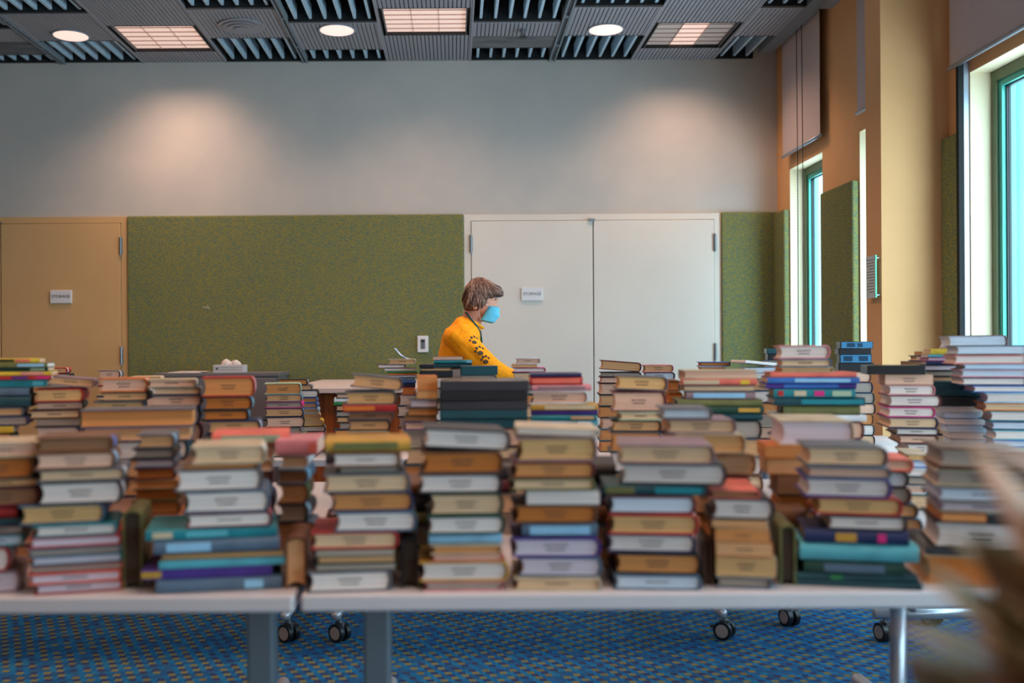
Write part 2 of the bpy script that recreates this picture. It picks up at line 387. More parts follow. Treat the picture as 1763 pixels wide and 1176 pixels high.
def troffer(hx0,hx1,hy0,hy1,label,lit):
    pw = .6 if 'middle' in label else (.85 if 'leftmost' in label else 1.6)
    t = thing('ceiling_light', label, 'ceiling light', ((hx0+hx1)/2,(hy0+hy1)/2,HC), 0, 'square louvred ceiling lights')
    w = (hx1-hx0)/2; d = (hy1-hy0)/2; g=.022
    bm = NB(); box(bm,-w,-w+.006,-d,d,-.002,.09); box(bm,w-.006,w,-d,d,-.002,.09); box(bm,-w,w,-d,-d+.006,-.002,.09); box(bm,-w,w,d-.006,d,-.002,.09); box(bm,-w,w,-d,d,.09,.1)
    obj('housing', bm, M['black'], t)
    w2 = w-.028
    obj('side_frame', bbox(-w2-.008,-w2,-d+.006,d-.006,0,.05), M['lampframe'], t); obj('side_frame', bbox(w2,w2+.008,-d+.006,d-.006,0,.05), M['lampframe'], t)
    for k in range(3):
        a = -w2+k*2*w2/3; b = a+2*w2/3
        obj('diffuser', bbox(a+.001,b-.001,-d+.008,d-.008,.022,.026), lampmat(lit[k]), t)
    bm = NB()
    for k in range(1,6):
        y = -d+k*2*d/6; box(bm,-w2,w2,y-.0015,y+.0015,.015,.022)
    for k in (1,2):
        x = -w2+k*2*w2/3; box(bm,x-.0015,x+.0015,-d+.008,d-.008,.015,.022)
    obj('louvre', bm, M['louvre'], t)
    ld = bpy.data.lights.new('troffer_lamp','AREA'); ld.shape='RECTANGLE'; ld.size=2*w2; ld.size_y=2*d-.02; ld.color=LAMP_COL
    ld.energy = LAMP_W*sum(lit)/3*pw; ld.spread = math.radians(124)
    lo = bpy.data.objects.new('troffer_lamp', ld); link(lo, t); lo.location=(0,0,-.006)
M['louvre'] = mat('lamp_louvre', lin((190,160,148)), .4, .3)
_lm = {}
def lampmat(v):
    if v not in _lm:
        c = lin((236,196,178)); _lm[v] = mat('lamp_glow_%d' % (v*100), lin((200,190,185)), .5, emis=c, es=.78*v+.0)
    return _lm[v]
def H2(px0,px1,py): pass
def lightcol(pa, pb_, py0, py1, label, lit, where):
    x0, x1 = cxp(pa), cxp(pb_); cxm = (pa+pb_)/2
    if py0 is None: fluted(x0,x1,Y0,YB,where); return
    yb, ya = zrow(cxm, py1), zrow(cxm, py0)
    m = .022
    fluted(x0,x1,Y0,YB,where,hole=(x0+m,x1-m,ya,yb))
    troffer(x0+m,x1-m,ya,yb,label,lit)
lightcol(245,392,44,88.5,'lit square ceiling light, leftmost in view, above the left door end',(1,1,1),'around the leftmost square light')
lightcol(665,811,14,60.5,'lit square ceiling light in the middle, nearest the camera',(1,1,1),'around the middle square light')
lightcol(1085,1229,39,82.5,'square ceiling light by the windows with only its centre lit',(.12,1.1,.06),'around the half lit square light')
fluted(cxp(-171),cxp(-25),Y0,YB,'at the far left')
fluted(cxp(-325),cxp(-172),Y0,YB,'beyond the far left')
for (a,b,w) in ((104.5,114,'leftmost rail'),(521.5,530.5,'middle rail'),(944.5,956,'right rail')):
    x0,x1 = cxp(a),cxp(b); bm = NB()
    box(bm,x0,x0+.012,Y0,YB,HC-.012,HC+.04); box(bm,x1-.012,x1,Y0,YB,HC-.012,HC+.04); box(bm,x0+.012,x1-.012,Y0,YB,HC+.01,HC+.03)
    y = Y0+.3
    while y < YB-.1: box(bm,x0+.012,x1-.012,y,y+.03,HC-.01,HC+.01); y += .61
    tag(obj('ceiling_rail', bm, M['rail']), 'long grey metal ceiling rail, '+w+' running to the back wall', 'ceiling rail', 'ceiling rails')
def downlight(px, py, pw, label):
    Y = zrow(px, py); x = P(px,py,Y)[0]; r = pw*Y/F/2*.92
    t = thing('downlight', label, 'downlight', (x,Y,HC), 0, 'round ceiling downlights')
    bm = NB(); cyl(bm,(0,0,-.004),r+.012,.006,n=40); obj('trim_ring', bm, M['alu'], t)
    bm = NB(); cyl(bm,(0,0,-.0075),r,.002,n=40); obj('diffuser', bm, mat('downlight_glow',(.8,.8,.8),.5,emis=lin((255,214,196)),es=.9), t)
    ld = bpy.data.lights.new('downlight_lamp','AREA'); ld.shape='DISK'; ld.size=2*r; ld.color=LAMP_COL; ld.energy=1.0; ld.spread=math.radians(100)
    lo = bpy.data.objects.new('downlight_lamp', ld); link(lo,t); lo.location=(0,0,-.012)
downlight(122,60.5,62,'lit round downlight at the far left of the ceiling')
downlight(580,51,63,'lit round downlight left of the middle square light')
downlight(1043,50,62,'lit round downlight left of the half lit square light')
Y = zrow(416,44); x = P(416,44,Y)[0]
t = thing('round_vent', 'round grey metal ceiling vent between two grilles', 'vent', (x,Y,HC))
for k, r in enumerate((.155,.125,.09,.05)):
    bm = NB(); cyl(bm,(0,0,-.006-.006*k),r,.007,n=40,r2=r-.01 if k else r); obj('ring', bm, M['ceil'], t)
Y = zrow(900,51); x = P(900,51,Y)[0]
t = thing('sprinkler_head', 'small dark sprinkler head under the ceiling', 'sprinkler', (x,Y,HC))
bm = NB(); cyl(bm,(0,0,-.012),.02,.02,n=14); cyl(bm,(0,0,-.035),.008,.03,n=10); obj('body', bm, M['steel'], t)
bm = NB(); cyl(bm,(0,0,-.052),.028,.003,n=16); obj('deflector', bm, M['black'], t)
# unseen-half room lamps: the same fixtures continue over the near part of the room
for k,(x,y) in enumerate(((-2.0,4.6),(.2,4.4),(-4.2,4.6),(-2.0,1.6),(.2,1.4),(-4.2,1.6),(.2,-1.2),(-2.0,-1.2))):
    ld = bpy.data.lights.new('room_lamp','AREA'); ld.shape='SQUARE'; ld.size=.55; ld.color=LAMP_COL; ld.energy=LAMP_W*(1.5 if y > 4 else .95); ld.spread=math.radians(130)
    t = thing('ceiling_light', 'square ceiling light above the tables, out of the photo %s' % ['far left','far middle','far end','middle left','over the front table','left end','behind','rear left'][k], 'ceiling light', (x,y,HC), 0, 'square louvred ceiling lights')
    obj('frame', bbox(-.3,.3,-.3,.3,-.01,0), M['lampframe'], t)
    obj('diffuser', bbox(-.27,.27,-.27,.27,-.014,-.0102), lampmat(1), t)
    lo = bpy.data.objects.new('room_lamp', ld); link(lo,t); lo.location=(0,0,-.02)
# blind pocket trim
struct('trim_4', bbox(2.272,2.372,Y0,7.36,HC-.006,HC+.05), M['rail'])
struct('trim_5', bbox(2.374,XR,Y0,6.42,HC,HC+.05), M['ceil'])
# ---------------------------------------------------------------- blinds
def blind(y0, y1, zb, label, X=2.405, zt=HC+.3):
    t = thing('roller_blind', label, 'roller blind', (X,(y0+y1)/2,zb), 0, 'roller blinds above the windows')
    h = (y1-y0)/2
    obj('fabric', bbox(-.001,.001,-h,h,.01,zt-zb), M['blind'], t)
    bm = NB(); tube(bm,[(0,-h-.012,0),(0,h+.012,0)],.011,12); obj('bottom_bar', bm, M['alu'], t, smooth=True)
    bm = NB(); tube(bm,[(.02,-h,zt-zb),(.02,h,zt-zb)],.024,12); obj('roller', bm, M['alu'], t, smooth=True)
blind(6.50,7.23,H+1.397,'grey roller blind over the far window in the corner')
blind(5.13,5.90,H+1.397,'grey roller blind half hidden by the ochre column')
blind(2.6,4.80,H+1.350,'large pinkish grey roller blind at the right edge',zt=HC-.03)
for k, px in enumerate((1383,1396)):
    Y = 6.82-.1*k; x = 2.365
    bm = NB(); tube(bm,[(x,Y,HC-.006),(x+.004,Y,2.2),(x,Y,1.0)],.0028,6)
    z = 2.35
    while z > 1.0: sphere(bm,(x+.002,Y,z),.0045,u=6,v=4); z -= .02
    tag(obj('blind_cord', bm, M['black']), ['beaded dark blind cord nearer the room corner','beaded dark blind cord nearer the column'][k], 'cord', 'blind cords')
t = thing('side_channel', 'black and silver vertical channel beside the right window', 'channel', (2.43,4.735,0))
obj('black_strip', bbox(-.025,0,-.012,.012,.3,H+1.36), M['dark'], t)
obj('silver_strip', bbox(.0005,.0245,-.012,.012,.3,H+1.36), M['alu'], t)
# glass plaque on the column
t = thing('glass_plaque', 'small green-edged glass notice plaque on the side of the ochre column', 'plaque', (2.095,4.98,P(1501,477,4.98)[1]))
M['plaque'] = mat('frosted_plaque', lin((185,188,185)), .3); M['greenedge'] = mat('green_glass_edge', lin((40,190,140)), .2)
obj('sheet', bbox(-.003,.003,-.052,.055,-.105,.105), M['plaque'], t)
obj('near_edge', bbox(-.0035,.0035,-.056,-.052,-.106,.106), M['greenedge'], t)
bm = NB()
for k in range(12): box(bm,-.0036,-.003,-.042,.045-(.02 if k%4==3 else 0),.082-k*.0145,.086-k*.0145)
obj('text_lines', bm, M['lampframe'], t)
for yy in (-.044,.046):
    for zz in (-.092,.092):
        bm = NB(); cyl(bm,(.01,yy,zz),.005,.03,'X',12); obj('standoff', bm, M['steel'], t)

# ---------------------------------------------------------------- cabinet and counter at the back
x0 = P(264,645,7.04)[0]; x1 = P(481,645,7.04)[0]; zc = P(380,642,7.04)[1]
t = thing('filing_cabinet', 'low grey metal cabinet against the large green panel', 'cabinet', ((x0+x1)/2,7.24,0))
w = (x1-x0)/2
obj('body', bbox(-w+.012,w-.012,-.185,.2,.0,zc-.026), M['cab'], t)
obj('top', bbox(-w,w,-.20,.235,zc-.026,zc,.003), M['cab'], t)
for k in range(3):
    z1 = zc-.04-k*.31
    d = obj('drawer', bbox(-w+.03,w-.03,-.2,-.186,z1-.29,z1,.004), M['cab'], t)
    obj('handle', bbox(-.08,.08,-.215,-.2,z1-.08,z1-.065), M['steel'], d)
xt, zt_ = P(394,640,7.1)
t = thing('tissue_box', 'white tissue box with a crumpled tissue on the grey cabinet', 'tissue box', (xt,7.15,zc))
obj('carton', bbox(-.11,.11,-.06,.06,0,.055,.002,1), M['boxpaper'], t)
bm = NB(); box(bm,-.10,.09,-.0605,-.06,.035,.037); box(bm,-.10,.09,-.0605,-.06,.018,.020); box(bm,-.09,-.075,-.0606,-.06,.022,.036); obj('print', bm, M['lampframe'], t)
bm = NB()
for (a,b_,r) in ((-.03,.07,.028),(.0,.062,.02),(.035,.068,.025),(.055,.06,.02),(-.045,.058,.018)):
    sphere(bm,(a,0,b_),r,1.1,.8,.9,12,8)
for v in bm.verts: v.co += Vector((random.uniform(-.003,.003),random.uniform(-.003,.003),random.uniform(-.003,.003)))
obj('tissue', bm, M['tissue'], t, smooth=True)
bm = NB(); box(bm,-.13,.1,-.07,.09,0,.006); box(bm,-.08,.13,-.06,.1,.0062,.010)
o = obj('paper_stack', bm, M['tissue']); o.location=(P(322,641,7.1)[0],7.15,zc); tag(o,'thin pile of white paper on the grey cabinet','paper')
zt2 = .965
t = thing('counter', 'white topped counter with reddish wood front behind the books', 'counter', (-.62,6.4,0))
obj('countertop', bbox(-.34,.47,-.86,.86,zt2-.03,zt2,.004), M['tabletop'], t)
obj('wood_front', bbox(-.30,.44,-.80,-.78,0,zt2-.0305), M['wood'], t)
obj('carcass', bbox(-.30,.44,-.779,.80,0,zt2-.0305), M['cab'], t)

# ---------------------------------------------------------------- tables
TZ = .742
def caster(parent, x, y, yaw=0, brake=False):
    c = obj('caster', _caster_fork(), M['steel'], parent); c.location = (x,y,0); c.rotation_euler=(0,0,yaw)
    for sgn in (-1,1):
        bm = NB(); cyl(bm,(sgn*.018,0,.037),.037,.02,'X',28); bev_sel = None
        w = obj('wheel', bm, M['rubber'], c, smooth=False)
        bm = NB(); cyl(bm,(sgn*.0285,0,.037),.026,.003,'X',24); obj('hub_cap', bm, M['hub'], c)
    if brake: obj('brake_lever', bbox(-.012,.012,.03,.058,.04,.048,.003), M['rubber'], c)
def _caster_fork():
    bm = NB(); box(bm,-.007,.007,-.02,.02,.03,.078); cyl(bm,(0,0,.084),.009,.02); return bm
def table(label, x0, x1, y0, y1, legs, style='T', fx=None, group='white book tables', rot=False, casters=True, castyaw=1.2):
    t = thing('folding_table', label, 'table', (0,0,0), 0, group)
    obj('tabletop', bbox(x0,x1,y0,y1,TZ-.03,TZ,.005), M['tabletop'], t)
    for L_ in legs:
        if not rot:
            lx, wid, mt = L_; yc = (y0+y1)/2
            bm = NB()
            if wid > .04: box(bm,lx-wid/2,lx+wid/2,yc-.03,yc+.03,.12,TZ-.031); bev(bm,.006,2)
            else: tube(bm,[(lx,yc,.12),(lx,yc,TZ-.031)],wid/2,16)
            lg = obj('leg', bm, M[mt], t, smooth=(wid<=.04))
            bm = NB(); ft = .021; ya, yb = y0+.05, y1-.05
            tube(bm,[(lx,ya,.108),(lx,ya+.006,.108),(lx,ya+.02,.108),(lx,yb-.02,.108),(lx,yb-.006,.108),(lx,yb,.108)],[.006,.016,ft,ft,.016,.006],14)
            obj('foot', bm, M['tube'], t, smooth=True)
            if casters:
                caster(t, lx+.012, ya+.03, castyaw, True); caster(t, lx+.012, yb-.03, castyaw+.5)
        else:
            ly, wid, mt = L_; xc = (x0+x1)/2
            bm = NB(); tube(bm,[(xc,ly,.12),(xc,ly,TZ-.031)],wid/2,16); obj('leg', bm, M[mt], t, smooth=True)
            bm = NB(); tube(bm,[(fx,ly,.108),(fx+.002,ly,.108),(x1-.05,ly,.108)],[.018,.021,.021],14); obj('foot', bm, M['tube'], t, smooth=True)
            caster(t, fx+.045, ly, .25); caster(t, x1-.09, ly, 1.0)
    return t
YT0 = (TZ-H)/((VY-1024)/F)   # front edge depth
sF = F/YT0
xj = P(511,1024,YT0)[0]
tl = table('front left white table under the nearest book stacks', xj-1.75, xj-.006, YT0, YT0+.74, [(P(452,1100,YT0+.37)[0],.055,'tablegrey'),(xj-1.55,.055,'tablegrey')], castyaw=1.3)
tr_ = table('front right white table under the nearest book stacks', xj+.006, 1.24, YT0+.004, YT0+.744, [(P(650,1100,YT0+.37)[0],.055,'tablegrey'),(P(1546,1100,YT0+.37)[0],.029,'tube')])
Y2a, Y2b = YT0+.755, 3.25
table('white table directly behind the front left table', -2.0, -.30, Y2a, Y2b, [(-.548,.045,'tube'),(-1.8,.045,'tube')])
table('white table directly behind the front right table', -.29, 1.335, Y2a, Y2b, [(-.205,.040,'tube'),(1.287,.028,'tube')])
table('middle white wheeled table left of the woman', -2.4, -.575, 3.93, 4.68, [(-.68,.045,'tube'),(-2.2,.045,'tube')], castyaw=.9)
table('middle white wheeled table in front of the woman', -.56, 1.24, 3.93, 4.68, [(-.475,.045,'tube'),(1.075,.045,'tube')], castyaw=.9)
table('white wheeled table by the window column', 1.33, 2.10, 4.12, 4.86, [(1.40,.04,'tube'),(2.0,.04,'tube')], castyaw=.35)
table('white wheeled side table running toward the windows', 1.345, 2.30, 2.52, 4.06, [(3.97,.04,'tube'),(2.65,.04,'tube')], rot=True, fx=1.67)

# ---------------------------------------------------------------- books
PG = {'cream':(222,184,146),'white':(228,212,204),'tan':(214,160,112),'orange-tan':(208,138,80),'amber':(192,112,50),'pinkish':(222,176,152),
      'dark':(62,48,38),'grey':(162,146,134),'lavender':(214,198,208),'brownish':(146,102,72),'bluish white':(204,212,224),'yellowed':(216,168,112)}
CV = {'grey':(96,94,100),'dark grey':(46,46,52),'black':(26,26,30),'navy':(34,44,84),'blue':(58,104,176),'steel blue':(62,122,160),'light blue':(140,186,214),'teal':(28,122,132),
      'dark teal':(24,66,74),'green':(46,120,66),'dark green':(28,64,52),'olive':(104,104,60),'yellow':(214,178,56),'ochre':(190,142,56),'orange':(212,118,48),
      'red':(176,44,44),'salmon':(222,108,92),'maroon':(96,34,44),'pink':(214,132,140),'magenta':(206,44,120),'purple':(72,48,128),'brown':(112,72,48),
      'tan':(190,148,108),'beige':(196,176,146),'white':(220,220,222),'mauve':(140,112,118),'slate blue':(84,104,124),'pale green':(160,178,150),'aqua':(84,164,176)}
def uprof(w, t, b, r, nseg=6):
    out = [(-w/2,0),(w/2-r,0)]; inn = [(-w/2,b),(w/2-r,b)]
    for k in range(1,nseg):
        a = -PI/2+PI*k/nseg; out.append((w/2-r+r*math.cos(a), t/2+t/2*math.sin(a)))
        inn.append((w/2-r+(r-min(b,r*.6))*math.cos(a), t/2+(t/2-b)*math.sin(a)))
    out.append((w/2-r,t)); out.append((-w/2,t)); inn.append((w/2-r,t-b)); inn.append((-w/2,t-b))
    return out, inn
def cover_mesh(w, d, t, b, r, flip):
    out, inn = uprof(w,t,b,r); bm = NB(); n = len(out); s = -1 if flip else 1
    V = {}
    for key, prof in (('o',out),('i',inn)):
        for e, y in ((0,-d/2),(1,d/2)): V[key,e] = [bm.verts.new((s*x,y,z)) for x,z in prof]
    for i in range(n-1):
        bm.faces.new((V['o',0][i],V['o',0][i+1],V['o',1][i+1],V['o',1][i])); bm.faces.new((V['i',0][i],V['i',1][i],V['i',1][i+1],V['i',0][i+1]))
        for e in (0,1): bm.faces.new((V['o',e][i],V['i',e][i],V['i',e][i+1],V['o',e][i+1]))
    for i in (0,n-1): bm.faces.new((V['o',0][i],V['o',1][i],V['i',1][i],V['i',0][i]))
    return bm
def pages_mesh(w, d, t, b, r, inset, flip, concave):
    s = -1 if flip else 1; z0, z1 = b+.0002, t-b-.0002; prof = []
    xa = -w/2+inset; xb = w/2-r
    m = 5
    for k in range(m+1):
        z = z1+(z0-z1)*k/m; q = 1-((z-(z0+z1)/2)/((z1-z0)/2+1e-9))**2; prof.append((s*(xa+concave*q), z))
    rr = max(r-b-.001, .0005)
    for k in range(m+1):
        z = z0+(z1-z0)*k/m; q = 1-((z-(z0+z1)/2)/((z1-z0)/2+1e-9))**2; prof.append((s*(xb+rr*.8*q), z))
    bm = NB(); prism(bm, prof, -d/2+inset, d/2-inset); return bm
def stamp_mesh(w, t, y):
    bm = NB(); rows = 2 if t > .028 else 1; L0 = min(w*.27,.046)
    for rI in range(rows):
        zc = t/2+(.0035 if rows == 2 and rI == 0 else (-.0045 if rows == 2 else 0)); x = -L0/2*(1 if rI==0 else .8); e = -x
        while x < e:
            l = random.uniform(.0015,.004); box(bm, x, min(x+l,e), y-.0004, y+.0004, zc-.0014, zc+.0014); x += l+.0014
    return bm
ORD = ['topmost','second down','third down','fourth down','fifth down','sixth down','seventh down','eighth down','ninth down','tenth down','eleventh down','twelfth down','thirteenth down','fourteenth down','fifteenth down','sixteenth down','seventeenth down','eighteenth down','nineteenth down','twentieth down']
nbook = [0]
def book(kind, cx, y0, z0, wv, t, dv, page, cover, label, group, yaw=0, spine='R', lab=None, bands=None, tilt=0, stamp=False, title=None):
    """kind H hardback head to viewer, B paperback, K hardback spine to viewer, E fore edge to viewer, M spine-on thin softcover, D plastic case"""
    nbook[0] += 1; flip = spine == 'L'
    nm = {'H':'hardback_book','B':'paperback_book','K':'hardback_book','E':'hardback_book','M':'picture_book','D':'video_case'}[kind]
    cat = 'video case' if kind == 'D' else 'book'
    r = thing(nm, label, cat, (0,0,0), 0, group)
    if kind in 'HB': w, d, base = wv, dv, 0
    elif kind in 'KM': w, d, base = dv, wv, -PI/2; flip = False
    elif kind == 'E': w, d, base = dv, wv, PI/2; flip = False
    else: w, d, base = wv, dv, 0
    pc = lin(PG.get(page, (200,190,180))); cc = lin(CV[cover])
    j = random.uniform(.92,1.06); pc = tuple(v*j for v in pc)
    if kind == 'D':
        bm = bbox(-w/2,w/2,-d/2,d/2,0,t,min(.0015,t*.2),2); c = obj('case', bm, M['case'], r, cc)
        obj('sleeve_spine', bbox(-w/2+.004,w/2-.004,-d/2-.0006,-d/2-.0001,.002,t-.002), M['print'], r, lin(CV[bands]) if bands else tuple(v*1.3+.004 for v in cc))
        if title:
            bm = NB()
            for (f0,f1) in title: box(bm,-w/2+f0*w,-w/2+f1*w,-d/2-.0012,-d/2-.0007,t*.22,t*.78)
            obj('hub_window', bm, M['case'], r, lin((24,60,84)))
    else:
        if kind in ('B','M'): b = .0011 if kind == 'B' else .0016; rr = .0022; inset = .0006; conc = 0
        else: b = min(.0032, t*.14); rr = min(.011, t*.32); inset = .0045; conc = min(.006, t*.15)
        c = obj('cover', cover_mesh(w,d,t,b,rr,flip), M['cover'], r, cc)
        p = obj('pages', pages_mesh(w,d,t,b,rr,inset,flip,conc), M['pages'], r, pc)
        if stamp and kind in 'HB':
            obj('ink_stamp', stamp_mesh(w,t,-d/2+inset-.0004), M['stamp'], p)
        if lab and kind in 'HB':
            sx = -1 if flip else 1; bm = NB(); nseg = 5; ya, yb = -d/2+.012, -d/2+.045
            prev = None
            for k in range(nseg+1):
                a = -PI*.42+PI*.84*k/nseg
                x = w/2-rr+(rr+.0006)*math.cos(a); z = t/2+(t/2)*math.sin(a)
                cur = [bm.verts.new((sx*x,ya,z)), bm.verts.new((sx*x,yb,z))]
                if prev: bm.faces.new((prev[0],cur[0],cur[1],prev[1]))
                prev = cur
            obj('spine_label', bm, M['print'], c, lin(CV[lab]))
        if bands and kind in 'KM':
            for (f0,f1,cn) in bands:
                bm = NB(); x = w/2+.0002; y_a = -d/2+f0*d; y_b = -d/2+f1*d
                box(bm, x, x+.0008, y_a, y_b, t*.2, t*.8); obj('spine_print', bm, M['print'], c, lin(CV.get(cn) or PG[cn]))
    dz = abs(math.sin(tilt))*wv/2
    ang = base+yaw
    r.rotation_euler = (0, tilt, ang) if base == 0 else (0,0,ang)
    if base == 0 and tilt:
        r.rotation_mode='XYZ'
    # keep the face nearest the viewer at y0
    hd = dv/2
    r.location = (cx-math.sin(yaw)*hd, y0+hd*math.cos(yaw), z0+dz)
    return r
def stack(phrase, Y, rows, ybot, group, base=TZ, jit=.006, stamp=True, face=.62, dk=1.04):
    """rows: (ytop, x0, x1, kind, page, cover, opts)"""
    xm = (rows[0][1]+rows[0][2])/2
    zs = [P(xm, r[0], Y)[1] for r in rows] + [P(xm, ybot, Y)[1]]
    if zs[-1] < base+.004:
        sc_ = (zs[0]-base)/(zs[0]-zs[-1]); zs = [base+(z-zs[-1])*sc_ for z in zs]
    total = list(rows); nfill = 0; zb = zs[-1]
    fl = []
    if zb-base > .004:
        h = zb-base; n = max(1, int(round(h/.047))); nfill = n; t = h/n
        for k in range(n):
            w0 = rows[-1]; pg = random.choice(['cream','tan','white','pinkish','orange-tan','grey']); cv = random.choice(['navy','grey','brown','dark teal','maroon','black','beige','slate blue'])
            fl.append((w0[1]+random.uniform(-3,3), w0[2]+random.uniform(-3,3), pg, cv, base+(n-1-k)*t, t))
    i = 0
    for k, r in enumerate(rows):
        yt, x0, x1, kind, page, cover = r[:6]; o = dict(r[6]) if len(r) > 6 else {}
        z0 = zs[k+1]; t = zs[k]-zs[k+1]-.0004
        ym = (VY+300)/2
        X0 = P(x0, yt, Y)[0]; X1 = P(x1, yt, Y)[0]; wv = X1-X0
        dv = o.pop('d', None) or (min(.23, max(.14, wv*dk)) if kind in 'HB' else (min(.24, max(.13, wv*.74)) if kind in 'KME' else min(.2,max(.12,wv*.7))))
        dy = o.pop('dy', random.uniform(0, jit*2))
        st = o.pop('stamp', stamp and kind in 'HB' and t > .016)
        yaw = o.pop('yaw', random.uniform(-.03,.03)-face*math.atan(X0/Y))
        lb = o.pop('label', None)
        if kind == 'D': look = f'{cover} plastic video case'
        elif kind == 'M': look = f'thin {cover}-spined picture book'
        elif kind == 'K': look = f'{cover}-spined hardback'
        elif kind == 'E': look = f'{page}-paged {cover} hardback'
        else: look = f'{page}-paged {cover} {"hardback" if kind == "H" else "paperback"}'
        label = f'{lb or look}, {ORD[k]}, {phrase}'
        book(kind, (X0+X1)/2, Y+dy, z0, wv, t, dv, page, cover, label, group, yaw=yaw, stamp=st, **o)
    for q, (x0,x1,pg,cv,z0,t) in enumerate(fl):
        X0, X1 = P(x0,800,Y)[0], P(x1,800,Y)[0]; wv = min(max(X1-X0,.09),.22); d = min(.21,wv*1.1); t -= .0004
        yaw = random.uniform(-.03,.03)-face*math.atan(X0/Y)
        m4 = Matrix.Translation(((X0+X1)/2-math.sin(yaw)*d/2, Y+random.uniform(0,.012)+d/2*math.cos(yaw), z0))@Matrix.Rotation(yaw,4,'Z')
        for b_, key in ((cover_mesh(wv,d,t,.003,.01,False),'c'+cv),(pages_mesh(wv,d,t,.003,.01,.0045,False,.005),'p'+pg)):
            bmesh.ops.recalc_face_normals(b_, faces=b_.faces)
            b_.transform(m4)
            if key not in FKEYS: FKEYS.append(key)
            me = bpy.data.meshes.new('tmp'); b_.to_mesh(me); b_.free()
            n0 = len(FB.faces); FB.from_mesh(me); FB.faces.ensure_lookup_table(); bpy.data.meshes.remove(me)
            for f in FB.faces[n0:]: f.material_index = FKEYS.index(key)
def upright(x0, x1, yt, Y, page, cover, label, d=.15):
    """a hardback standing on its fore edge between two stacks, head to the viewer"""
    X0, z = P(x0,yt,Y); X1 = P(x1,yt,Y)[0]; hgt = z-TZ; t = X1-X0
    r = book('H', 0, 0, 0, hgt, t, d, page, cover, label, G1, stamp=False)
    yaw = -.55*math.atan(X0/Y)
    r.matrix_world = Matrix.Translation(((X0+X1)/2-math.sin(yaw)*d/2, Y+d/2, TZ+hgt/2+.0005))@Matrix.Rotation(yaw,4,'Z')@Matrix.Rotation(-PI/2,4,'Y')@Matrix.Translation((0,0,-t/2))
FB = NB(); FKEYS = []
YFt = YT0+.022; G1 = 'books stacked along the front tables'; G2 = 'books stacked behind the front row'; G3 = 'books on the back tables'
# ----- front row
stack('front stack at the left photo edge', YFt, [
 (762,-55,62,'H','pinkish','beige',{}),(788,-60,54,'H','amber','brown',{}),(824,-58,60,'H','tan','black',{}),(840,-55,61,'H','brownish','maroon',{}),
 (872,-56,22,'K','white','red',{'d':.13}),(894,-50,38,'M','grey','dark teal',{'d':.13}),(906,-48,34,'H','grey','maroon',{}),(922,-48,33,'H','bluish white','teal',{}),
 (943,-60,14,'H','white','red',{'lab':'white'}),(985,-60,30,'H','lavender','mauve',{})], 1022, G1)
stack('front stack left of the amber paged gap', YFt, [
 (753,62,190,'H','brownish','brown',{'lab':'blue','stamp':False}),(779,62,195,'H','pinkish','brown',{'lab':'light blue'}),(808,64,208,'H','cream','grey',{'lab':'white'}),(830,65,205,'H','white','dark grey',{'lab':'white'}),(869,34,174,'H','yellowed','slate blue',{'lab':'navy'}),
 (903,60,196,'H','white','teal',{}),(924,52,203,'H','lavender','red',{'stamp':False,'lab':'aqua'}),(942,52,205,'H','grey','slate blue',{'stamp':False,'lab':'aqua'}),(956,54,204,'H','lavender','teal',{'stamp':False}),(972,52,206,'H','grey','red',{'stamp':False,'lab':'aqua'}),(985,54,204,'H','lavender','salmon',{}),(1003,60,205,'H','lavender','red',{'lab':'aqua'})], 1022, G1)
stack('front stack with teal and purple picture books', YFt, [
 (768,330,457,'H','cream','beige',{'lab':'white'}),(799,314,442,'H','orange-tan','brown',{'stamp':False}),(808,302,450,'H','white','grey',{}),(846,315,462,'H','white','slate blue',{}),(884,320,467,'H','white','maroon',{'lab':'pink'}),
 (910,255,475,'M','cream','teal',{'bands':[(.3,.62,'aqua'),(.05,.2,'beige')]}),(928,268,480,'K','white','slate blue',{'bands':[(.1,.45,'light blue')]}),(953,275,490,'E','yellowed','brown',{}),(964,275,488,'M','white','aqua',{}),(979,245,465,'M','cream','purple',{'bands':[(.0,.15,'ochre')]}),(998,270,482,'K','white','slate blue',{'bands':[(.7,.85,'light blue')]})], 1022, G1)
stack('front stack just right of the table gap', YFt, [
 (757,560,707,'K','cream','ochre',{'bands':[(.1,.85,'olive')]}),(779,570,690,'H','white','brown',{'lab':'tan'}),(805,580,690,'H','grey','dark teal',{'stamp':False}),(816,557,707,'H','cream','grey',{}),(849,568,712,'H','orange-tan','navy',{}),
 (883,575,718,'H','white','slate blue',{}),(918,535,686,'H','cream','red',{}),(948,545,680,'B','grey','olive',{'stamp':False}),(961,548,680,'B','tan','dark grey',{'stamp':False}),(973,545,682,'B','grey','dark green',{'stamp':False}),(985,530,675,'H','white','grey',{})], 1022, G1)
stack('front stack below the big black boxes', YFt, [
 (744,727,880,'H','white','dark grey',{'tilt':.05}),(779,725,868,'H','amber','brown',{}),(817,720,865,'H','white','dark grey',{}),(851,738,868,'H','cream','dark green',{}),
 (890,735,870,'H','white','dark green',{}),(922,738,865,'K','white','light blue',{}),(941,742,865,'H','orange-tan','beige',{'stamp':False}),(957,742,868,'H','pinkish','salmon',{'stamp':False}),(970,722,876,'H','white','ochre',{}),(1005,730,868,'H','grey','pink',{'stamp':False})], 1022, G1)
